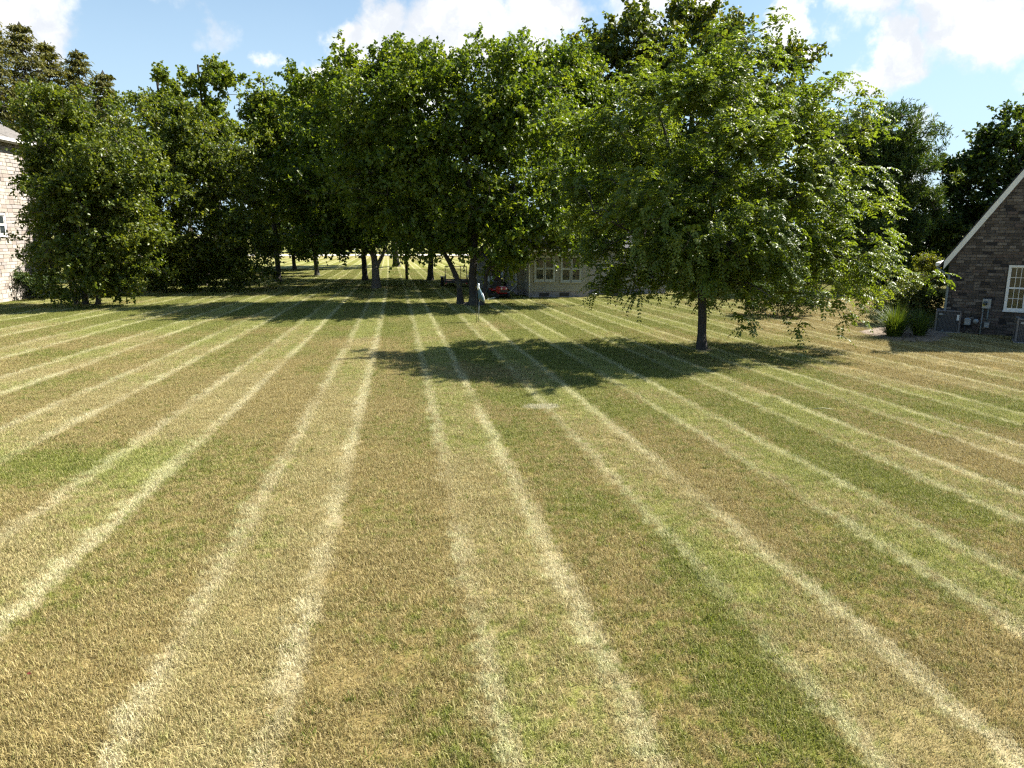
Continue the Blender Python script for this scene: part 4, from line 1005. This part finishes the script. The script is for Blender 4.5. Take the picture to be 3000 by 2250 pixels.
# local: x axis points back from far corner (negative towards camera), -y faces the lawn
Lw = 8.4
MB().box((-Lw, .03, -.1), (0, 9, LZ-.1)).build('wall', M['mortar_pale'], lh)
def left_px(px, py):
    wdir = np.array([-math.sin(A0), math.cos(A0), 0]); nr = np.array([math.cos(A0), math.sin(A0), 0])
    r = ray(px, py); o = np.array([0, 0, H]); p = o + r*np.dot(np.array([LX, LY, 0]) - o, nr)/np.dot(r, nr)
    return float(np.dot(p - np.array([LX, LY, 0]), wdir)), float(p[2])
a1, zb1 = left_px(17, 686); a2, zt1 = left_px(13, 630)
wins = [(a1 - .95, a1, zb1, zt1), (a1-4.6, a1-3.6, zb1, zt1)]
pcs = []
z = 0.0
while z < LZ - .25:
    hb = rng.choice([.15, .2, .2, .27]); s = -Lw
    while s < 0:
        e = min(s + rng.uniform(.22, .58), 0); e = 0 if -e < .12 else e
        if hb > .25 and rng.random() < .5:
            pcs += [(s, e-.018, z, z+.125), (s, e-.018, z+.143, z+hb-.018)]
        else: pcs.append((s, e-.018, z, z+hb-.018))
        s = e
    z += hb
pcs = clip_rects(pcs, [(a-.14, b+.14, c_-.2, d_+.16) for a, b, c_, d_ in wins])
pcs.sort(key=lambda p: -p[1])
for a, b, z0, z1 in pcs[:300]:
    Lq = round(max(b-a, .06)/.02)*.02
    k = ('s', round(Lq/.02), round((z1-z0)/.01))
    if k not in BX: BX[k] = MB().box((0, -.05, 0), (Lq, .035, z1-z0), .014).mesh('stone', M['stoneL'])
    link_mesh('stone', BX[k], lh, (a, rng.uniform(-.012, .012)+.012, z0), 0, ((b-a)/Lq, 1, 1))
mb = MB()
for a, b, z0, z1 in pcs[300:]: mb.box((a, -.035+rng.uniform(-.012, .012), z0), (b, .035, z1))
o = mb.build('stone', M['stoneLs'], lh); o['kind'] = 'stuff'
for a, b, c_, d_ in wins: sash_window(lh, a, b, c_, d_, -.01, 2, 1, .09, trim=.1, interior='interior')
ov = .4; pit = .52
rp = MB().add([(-Lw-.3, -ov, LZ-.02), (.32, -ov, LZ-.02), (.32, 4.5, LZ-.02+4.9*pit), (-Lw-.3, 4.5, LZ-.02+4.9*pit),
               (-Lw-.3, -ov, LZ+.08), (.32, -ov, LZ+.08), (.32, 4.5, LZ+.08+4.9*pit), (-Lw-.3, 4.5, LZ+.08+4.9*pit)],
              [(0, 3, 2, 1), (4, 5, 6, 7), (0, 1, 5, 4), (1, 2, 6, 5), (2, 3, 7, 6), (3, 0, 4, 7)])
rfo = rp.build('roof', M['shingle'], lh)
MB().add([(-Lw-.3, 9.4, LZ-.02), (.32, 9.4, LZ-.02), (.32, 4.5, LZ-.02+4.9*pit), (-Lw-.3, 4.5, LZ-.02+4.9*pit),
          (-Lw-.3, 9.4, LZ+.08), (.32, 9.4, LZ+.08), (.32, 4.5, LZ+.08+4.9*pit), (-Lw-.3, 4.5, LZ+.08+4.9*pit)],
         [(0, 1, 2, 3), (4, 7, 6, 5), (0, 4, 5, 1), (1, 5, 6, 2), (2, 6, 7, 3), (3, 7, 4, 0)]).build('roof', M['shingle'], lh)
MB().prism([(.0, LZ-.1), (9, LZ-.1), (4.5, LZ+4.5*pit)], -.1, .0).build('gable', M['mortar_pale'], lh, False, (0, 0, 0), math.pi/2).location = (-.05, .03, 0)
shg = [MB().box((0, 0, 0), (L_, .24, .014)).mesh('shingle', M['shingle']) for L_ in (.42, .5, .58)]
an = math.atan(pit)
for j in range(18):
    x = -2.6
    while x < .3:
        k = rng.integers(0, 3); L_ = (.42, .5, .58)[k]
        if x + L_ > .34: L_ = .34 - x
        y_ = -ov + j*.2*math.cos(an)
        o = link_mesh('shingle', shg[k], rfo, (x, y_, LZ + .083 + (y_+ov)*pit), 0, (L_/(.42, .5, .58)[k], 1, 1)); o.rotation_euler = (an - .03, 0, 0)
        x += L_ + .006
MB().box((-Lw-.3, -ov-.14, LZ-.10), (.32, -ov-.005, LZ+.05)).build('gutter', M['white'], lh)
MB().box((-Lw-.3, -ov, LZ-.14), (.32, .0, LZ-.095)).build('soffit', M['white'], lh)

# ------------------------------------------------------------------ cream house in the shade
YA = R(7)
CH = G(1549, 873)
ch = empty('cream_house', CH, YA, 'cream sided house in deep shade behind the locust tree', 'house')
BW, BD, EH, FH = 3.45, 1.7, 2.62, .36               # bump-out width, depth, eave height, foundation height
def clap(parent, x0, x1, y, z0, z1, holes=(), axis='x', step=.125, out=-1):
    z = z0
    while z < z1 - .01:
        segs = [(x0, x1)]
        for a, b, c_, d_ in holes:
            if z + step > c_ and z < d_:
                ns = []
                for p, q_ in segs:
                    if q_ <= a or p >= b: ns.append((p, q_))
                    else:
                        if a - p > .02: ns.append((p, a))
                        if q_ - b > .02: ns.append((b, q_))
                segs = ns
        for p, q_ in segs:
            zt_ = min(z + step, z1)
            prof = [(0, z), (out*.022, z), (out*.006, zt_), (0, zt_)]
            m = MB()
            if axis == 'x': m.add([(p, y + a, zz) for a, zz in prof] + [(q_, y + a, zz) for a, zz in prof], [(0, 1, 2, 3), (7, 6, 5, 4), (0, 4, 5, 1), (1, 5, 6, 2), (2, 6, 7, 3), (3, 7, 4, 0)])
            else: m.add([(y + a, p, zz) for a, zz in prof] + [(y + a, q_, zz) for a, zz in prof], [(0, 3, 2, 1), (7, 4, 5, 6), (0, 1, 5, 4), (1, 2, 6, 5), (2, 3, 7, 6), (3, 0, 4, 7)])
            m.build('clapboard', M['cream'], parent)
        z += step
MB().box((0, 0, FH), (BW, BD+.3, EH)).build('wall', M['cream'], ch)
MB().box((.02, .02, -.1), (BW-.02, BD+.3, FH)).build('foundation', M['foundation'], ch)
MB().box((-.42, BD, FH), (8.5, BD+7.5, EH)).build('wall', M['cream'], ch)
MB().box((-.40, BD+.02, -.1), (8.48, BD+7.4, FH)).build('foundation', M['foundation'], ch)
ws = [(.36, 1.40, .98, 2.26), (1.84, 2.90, .94, 2.26)]
clap(ch, -.02, BW+.02, -.001, FH, EH, [(a-.1, b+.1, c_-.14, d_+.1) for a, b, c_, d_ in ws])
clap(ch, 0, BD, -.001, FH, EH, [(.45, 1.35, .8, 2.3)], 'y')
clap(ch, -.42, -.001, BD-.001, FH, EH)
clap(ch, BD, BD+7.5, -.421, FH, EH, (), 'y')
clap(ch, BW+.001, 8.5, BD-.001, FH, EH)
for a, b, c_, d_ in ws:
    mid = (a+b)/2
    for x0, x1 in ((a, mid-.03), (mid+.03, b)): sash_window(ch, x0, x1, c_, d_, -.03, 1, 1, .09, trim=.06, interior='interior', fm='trim')
sw = empty('window', (-.03, .5, 0), -math.pi/2); sw.parent = ch
bpy.data.objects.remove(sw)
side = MB()
side.box((-.05, .48, .84), (0, .56, 2.26)); side.box((-.05, 1.24, .84), (0, 1.32, 2.26)); side.box((-.049, .56, .84), (0, 1.24, .94)); side.box((-.049, .56, 2.16), (0, 1.24, 2.26)); side.box((-.045, .56, 1.5), (0, 1.24, 1.56)); side.box((-.044, .87, .94), (0, .93, 2.16))
sdw = side.build('window', M['trim'], ch)
for yy in (.56, .93):
    for zz in (.94, 1.56): MB().box((-.02, yy, zz), (-.012, yy+.31, zz+.6)).build('pane', M['glass'], sdw)
for x in (-.03, BW-.05): MB().box((x, -.03, FH), (x+.08, .05, EH)).build('corner_trim', M['cream'], ch)
def dspout(pts, nm='downspout'): return MB().tube(pts, .036, 6).build(nm, M['pipe_white'], ch, True)
dspout([(.02, -.08, EH-.02), (.02, -.08, 1.5), (.02, -.07, .0)])
MB().lathe([(.05, 0), (.05, .05)], 8, (.02, -.08, EH-.07)).build('connector', M['pipe_white'], ch)
q1 = (-.5, BD-.05)
dspout([(q1[0], q1[1], EH-.02), (q1[0], q1[1], .55), (q1[0]-.05, q1[1]-.05, .46), (q1[0]-.75, q1[1]-1.0, .12), (q1[0]-1.9, q1[1]-2.7, .04)])
for x in (.6, 1.75):
    vt = MB().box((x, -.006, .08), (x+.55, .03, .28)).build('vent', M['black'], ch)
    for k in range(4): MB().box((x+.03, -.016, .1+k*.045), (x+.52, -.007, .115+k*.045)).build('slat', M['dark_metal'], vt)
rf2 = MB(); ovh = .38
rf2.prism([(-ovh, EH-.02), (BW+ovh, EH-.02), (BW+ovh, EH+.1), (BW/2, EH+1.1), (-ovh, EH+.1)], -ovh, BD+1.0)
rf2.build('roof', M['shingle_dark'], ch)
big_ = MB().add([(-.8, BD-.35, EH), (8.9, BD-.35, EH), (8.9, BD+7.9, EH), (-.8, BD+7.9, EH), (-.8, BD-.35, EH+.1), (8.9, BD-.35, EH+.1), (8.9, BD+7.9, EH+.1), (-.8, BD+7.9, EH+.1), (2.4, BD+3.7, EH+2.3), (5.6, BD+3.7, EH+2.3)],
               [(0, 3, 2, 1), (0, 1, 5, 4), (1, 2, 6, 5), (2, 3, 7, 6), (3, 0, 4, 7), (4, 5, 9, 8), (5, 6, 9), (6, 7, 8, 9), (7, 4, 8)])
big_.build('roof', M['shingle_dark'], ch)
MB().box((-ovh-.02, -ovh-.1, EH-.06), (BW+ovh, -ovh-.005, EH+.06)).build('gutter', M['white'], ch)
# shed behind
q = at(1392, 845, 47.5)
shd = empty('garden_shed', (q[0], 47.5, 0), YA, 'small olive shed in deep shade behind the shade tree stems', 'shed')
MB().box((0, 0, -.05), (1.7, 2.2, 2.0)).build('wall', M['cream'], shd)
clap(shd, -.01, 1.0, -.001, 0, 2.0, step=.14)
MB().prism([(-.15, 1.98), (1.85, 1.98), (.85, 2.6)], -.2, 2.4).build('roof', M['shingle_dark'], shd)
drr = MB().box((1.02, -.03, .0), (1.66, -.002, 1.85)).build('door', M['wood'], shd)
MB().box((1.08, -.06, .9), (1.11, -.03, 1.0)).build('handle', M['steel'], drr)

# ------------------------------------------------------------------ small things in the yard
# heron ornament
q = G(1402, 945)
hr = empty('heron_ornament', q, R(8), 'blue and white heron garden ornament on thin metal rods', 'garden ornament')
def sweep(pts, rad, name, m, parent, n=12, flat=1.0):
    mb_ = MB().tube(pts, rad, n); o_ = mb_.build(name, m, parent, True); return o_
body = MB().tube([(.02, 0, 1.42), (.035, 0, 1.34), (.06, 0, 1.22), (.10, 0, 1.10), (.145, 0, .98), (.19, 0, .87), (.215, 0, .82)], [.03, .055, .088, .098, .078, .04, .008], 14)
bo = body.build('body', M['heron_blue'], hr, True)
MB().tube([(.16, -.05, 1.2), (.20, -.055, 1.06), (.235, -.04, .92), (.245, -.02, .83)], [.018, .034, .026, .006], 10).build('wing', M['heron_white'], bo, True)
MB().tube([(.10, -.085, 1.2), (.145, -.095, 1.06), (.19, -.07, .92), (.215, -.04, .83)], [.016, .036, .03, .006], 10).build('wing', M['heron_blue'], bo, True)
MB().tube([(.025, 0, 1.34), (-.005, -.03, 1.42), (.0, -.035, 1.50), (.02, -.02, 1.56), (.012, -.02, 1.585)], [.055, .048, .042, .038, .012], 12).build('neck', M['heron_white'], hr, True)
MB().tube([(.02, -.02, 1.545), (-.02, -.03, 1.56), (-.05, -.04, 1.545)], [.03, .036, .014], 10).build('head', M['heron_blue'], hr, True)
MB().tube([(-.05, -.04, 1.545), (-.085, -.05, 1.47), (-.105, -.055, 1.39)], [.014, .01, .003], 8).build('beak', M['heron_beak'], hr, True)
MB().tube([(0.05, 0, 1.12), (.045, 0, 1.0), (.035, 0, .9)], [.06, .05, .018], 10).build('thigh', M['heron_blue'], hr, True)
MB().tube([(.035, 0, .95), (.015, 0, .45), (.0, 0, -.06)], .0135, 8).build('leg', M['steel'], hr, True)
MB().tube([(-.06, .03, 1.3), (-.065, .03, .7), (-.07, .03, -.06)], .011, 8).build('stake', M['dark_metal'], hr, True)
# red riding mower
def wheel(parent, x, y, z, r, wd, hub):
    t_ = MB().lathe([(r*.55, -wd/2), (r*.92, -wd/2), (r, -wd*.3), (r, wd*.3), (r*.92, wd/2), (r*.55, wd/2)], 20, (0, 0, 0), 'x').build('wheel', M['rubber'], parent, True, (x, y, z))
    MB().lathe([(.02, -wd*.48), (r*.56, -wd*.42), (r*.56, wd*.42), (.02, wd*.48)], 16, (0, 0, 0), 'x').build('rim', hub, t_, True)
    return t_
q = G(1460, 872)
mw = empty('riding_mower', q, R(20), 'red riding lawn mower with black deck parked in shade beside cream house', 'mower')
for x in (-.36, .36): wheel(mw, x, .35, .22, .22, .2, M['white'])
for x in (-.32, .32): wheel(mw, x, -.75, .16, .16, .14, M['white'])
MB().box((-.46, -.55, .10), (.46, .1, .26), .05).build('mower_deck', M['black'], mw)
MB().box((-.24, -.95, .28), (.24, -.25, .66), .07).build('hood', M['red'], mw)
MB().box((-.22, -.97, .36), (.22, -.945, .5)).build('grille', M['black'], mw)
MB().box((-.36, .02, .36), (.36, .68, .5), .05).build('fender', M['red'], mw)
MB().box((-.22, .12, .5), (.22, .52, .6), .04).build('seat', M['black'], mw)
MB().box((-.22, .48, .56), (.22, .58, .88), .04).build('seat_back', M['black'], mw)
MB().tube([(0, -.28, .6), (0, -.12, .82)], .02, 8).build('steering_column', M['black'], mw)
sw_ = [(math.cos(a)*.16, -.12 + math.sin(a)*.1, .83 + math.sin(a)*.09) for a in np.linspace(0, 2*math.pi, 21)]
MB().tube(sw_, .014, 6).build('steering_wheel', M['black'], mw, True)
for x in (-.14, .14): MB().lathe([(.045, 0), (.045, .01)], 12, (x, -.957, .57), 'y').build('headlight', M['white'], mw)
# bucket
q = G(1424, 858); bk = empty('bucket', q, 0, 'small pale blue bucket on shaded grass beside the mower', 'bucket')
MB().lathe([(.10, 0), (.135, .27), (.142, .27), (.142, .285), (.125, .285), (.092, .02)], 18).build('body', M['bucket'], bk, True)
MB().tube([(math.cos(a)*.14, 0, .27 - math.sin(a)*.12 + .0) for a in np.linspace(0, math.pi, 11)], .005, 5).build('handle', M['steel'], bk)
# folding chair against the shed
q = at(1437, 848, 45.6); fc = empty('folding_chair', (q[0], 45.6, 0), R(10), 'black framed folding chair with white back panels before the shed', 'chair')
for x in (-.22, .22):
    MB().tube([(x, -.18, -.02), (x, .1, .55), (x, .2, .95)], .014, 6).build('leg', M['black'], fc); MB().tube([(x*.92, .25, -.02), (x*.92, -.2, .46)], .014, 6).build('leg', M['black'], fc)
MB().box((-.22, -.22, .43), (.22, .12, .47), .01).build('seat', M['black'], fc)
for x in (-1, 1): MB().add([(x*.03, .10, .60), (x*.21, .10, .60), (x*.17, .18, .92), (x*.06, .18, .92), (x*.03, .115, .60), (x*.21, .115, .60), (x*.17, .195, .92), (x*.06, .195, .92)], [(0, 1, 2, 3), (7, 6, 5, 4), (0, 4, 5, 1), (1, 5, 6, 2), (2, 6, 7, 3), (3, 7, 4, 0)]).build('back_panel', M['white'], fc)
# utility trailer
q = G(1336, 843); tr_ = empty('utility_trailer', q, R(3), 'dark utility trailer with upright mesh ramp gate behind shade tree', 'trailer')
MB().box((-.75, 0, .34), (.75, 2.6, .42)).build('bed', M['wood'], tr_)
for x in (-.78, .74): MB().box((x, 0, .36), (x+.05, 2.6, .72)).build('side_rail', M['dark_metal'], tr_)
MB().box((-.78, -.04, .32), (.78, 0, .46)).build('tail_beam', M['dark_metal'], tr_)
gt_ = MB()
for x in (-.72, -.2, .3, .68): gt_.box((x, -.09, .44), (x+.045, -.05, 1.42))
gt_.box((-.72, -.088, 1.38), (.725, -.052, 1.43)); gt_.box((-.72, -.088, .44), (.725, -.052, .49))
gate = gt_.build('ramp_gate', M['dark_metal'], tr_)
for i in range(14): MB().tube([(-.70, -.07, .52+i*.062), (.70, -.07, .52+i*.062)], .003, 4).build('wire', M['dark_metal'], gate)
for i in range(20): MB().tube([(-.66+i*.07, -.071, .48), (-.66+i*.07, -.071, 1.4)], .003, 4).build('wire', M['dark_metal'], gate)
for x in (-.95, .95): wheel(tr_, x, 1.3, .30, .30, .2, M['steel']); MB().box((x-.14, .9, .62), (x+.14, 1.7, .66)).build('fender', M['dark_metal'], tr_)
for x in (-.7, .66): MB().box((x, -.055, .24), (x+.1, -.04, .34)).build('tail_light', M['red'], tr_)
# utility pole in the grove
q = G(1192, 820); pl = empty('wooden_pole', q, 0, 'slim straight reddish brown wooden pole among the tree trunks', 'pole')
MB().tube([(0, 0, -.2), (0, 0, 3), (0, 0, 8.2)], [.115, .105, .085], 10).build('shaft', M['wood'], pl, True)
MB().lathe([(.087, 0), (.087, .03), (.02, .07)], 10, (0, 0, 8.2)).build('cap', M['dark_metal'], pl)
# white car on the drive
q = at(1463, 812, 55); car = empty('parked_car', (q[0], 55, 0), R(-84), 'white car parked on the sunny drive behind the cream house', 'car')
prof = [(-2.1, .35), (-2.15, .75), (-1.95, .95), (-1.2, 1.0), (-.65, 1.42), (.75, 1.45), (1.35, 1.02), (2.05, .9), (2.2, .6), (2.15, .35)]
MB().prism(prof, -.85, .85).build('body', M['carwhite'], car)
for s_ in (-1, 1):
    for poly in ([(-1.05, 1.02), (-.58, 1.36), (-.02, 1.38), (-.02, 1.02)], [(.05, 1.02), (.05, 1.38), (.7, 1.38), (1.15, 1.02)]):
        MB().prism(poly, s_*.852 - .004, s_*.852 + .004).build('window', M['carglass'], car)
for x in (-1.3, 1.35):
    for s_ in (-1, 1):
        t_ = MB().lathe([(.18, -.1), (.31, -.1), (.33, 0), (.31, .1), (.18, .1)], 20, (0, 0, 0), 'y').build('wheel', M['rubber'], car, True, (x, s_*.80, .33))
        MB().lathe([(.02, -.09), (.19, -.085), (.19, .085), (.02, .09)], 16, (0, 0, 0), 'y').build('rim', M['steel'], t_, True)
MB().box((-1.18, -.7, 1.02), (-1.16, .7, 1.03)).build('wiper', M['black'], car)
for s_ in (-.6, .6): MB().box((-2.16, s_-.15, .68), (-2.1, s_+.15, .8), .01).build('headlight', M['pot'], car); MB().box((2.12, s_-.15, .68), (2.19, s_+.15, .8), .01).build('tail_light', M['red'], car)
# grill by the cream house
q = G(1808, 872); gr = empty('gas_grill', q, R(-12), 'black gas grill standing in shade beside the cream house', 'grill')
MB().box((-.3, -.22, .08), (.3, .22, .62), .02).build('cabinet', M['black'], gr)
MB().prism([(-.33, .64), (.33, .64), (.33, .78), (.2, .95), (-.2, .95), (-.33, .78)], -.24, .24).build('lid', M['black'], gr)
MB().tube([(-.24, -.27, .74), (.24, -.27, .74)], .014, 8).build('handle', M['steel'], gr)
for x in (-.58, .34): MB().box((x, -.2, .6), (x+.24, .2, .635)).build('side_shelf', M['steel'], gr)
for x in (-.26, .26):
    for y in (-.18, .18): MB().lathe([(.06, -.02), (.06, .02)], 12, (x, y, .05), 'x').build('wheel', M['rubber'], gr)
q = G(1741, 872); pt = empty('flower_pot', q, 0, 'small white flower pot at the corner of the cream house', 'flower pot')
MB().lathe([(.07, -.01), (.11, .2), (.125, .2), (.125, .235), (.1, .235), (.09, .19)], 18).build('pot', M['pot'], pt, True)
MB().lathe([(.01, 0), (.095, .01), (.01, .02)], 14, (0, 0, .19)).build('soil', M['mulch'], pt)
# far end: lamp, box, rail fence
q = G(1043, 756); lp = empty('garden_lamp', q, 0, 'short post lamp with white globe at the far end of lawn', 'lamp')
MB().tube([(0, 0, -.1), (0, 0, .95)], .11, 10).build('post', M['post'], lp, True)
MB().lathe([(.02, .92), (.16, .98), (.22, 1.12), (.22, 1.22), (.16, 1.36), (.02, 1.42)], 18).build('globe', M['white'], lp, True)
q = G(926, 757); ub = empty('utility_box', q, 0, 'white utility box with thin post at the far end of lawn', 'utility box')
MB().box((-.22, -.18, -.05), (.22, .18, .5), .02).build('cabinet', M['white'], ub)
MB().box((-.24, -.2, .5), (.24, .2, .54), .01).build('lid', M['white'], ub)
MB().tube([(.28, 0, -.05), (.28, 0, 1.5)], .05, 8).build('post', M['pipe_white'], ub)
fa, fb = G(1120, 758), G(1520, 762)
fn = empty('rail_fence', fa, 0, 'low dark rail fence along the far road', 'fence')
dv = fb - fa; nseg = 14
for i in range(nseg+1):
    p = dv*i/nseg; MB().box((p[0]-.06, p[1]-.06, -.1), (p[0]+.06, p[1]+.06, .55)).build('post', M['wood'], fn)
    if i < nseg:
        e = dv*(i+1)/nseg
        for z in (.42,): MB().tube([(p[0], p[1]-.07, z), (e[0], e[1]-.07, z)], .05, 6).build('rail', M['wood'], fn)
# stray bits on the lawn
q = G(78, 1984); rl = np.array([[0, 0, .030], [.02, .016, .042], [.045, 0, .034], [.022, -.014, .036]])
tag(MB().add([tuple(v) for v in rl] + [(v[0], v[1], v[2]-.004) for v in rl], [(0, 1, 2), (0, 2, 3), (6, 5, 4), (7, 6, 4), (0, 4, 5, 1), (1, 5, 6, 2), (2, 6, 7, 3), (3, 7, 4, 0)]).build('fallen_leaf', M['deadleaf'], None, False, q), 'single small red leaf lying on the dry grass', 'leaf')
q = G(2412, 1203)
tag(MB().tube([(-.2, .05, .03), (0, 0, .055), (.22, -.03, .03)], [.006, .011, .005], 6).build('fallen_stick', M['post'], None, True, q), 'short pale stick lying on the mown grass', 'stick')
# soil ring at locust foot
q = G(2056, 1026)
tag(MB().lathe([(.42, -.01), (.36, .012), (.2, .03), (.05, .04)], 24).build('soil_ring', M['mulch'], None, True, (q[0], q[1], 0)), 'small worn soil ring around the locust tree foot', 'soil ring')
print('TRIS', sum(len(o.data.polygons) for o in sc.objects if o.type == 'MESH'), 'OBJ', len(sc.objects))
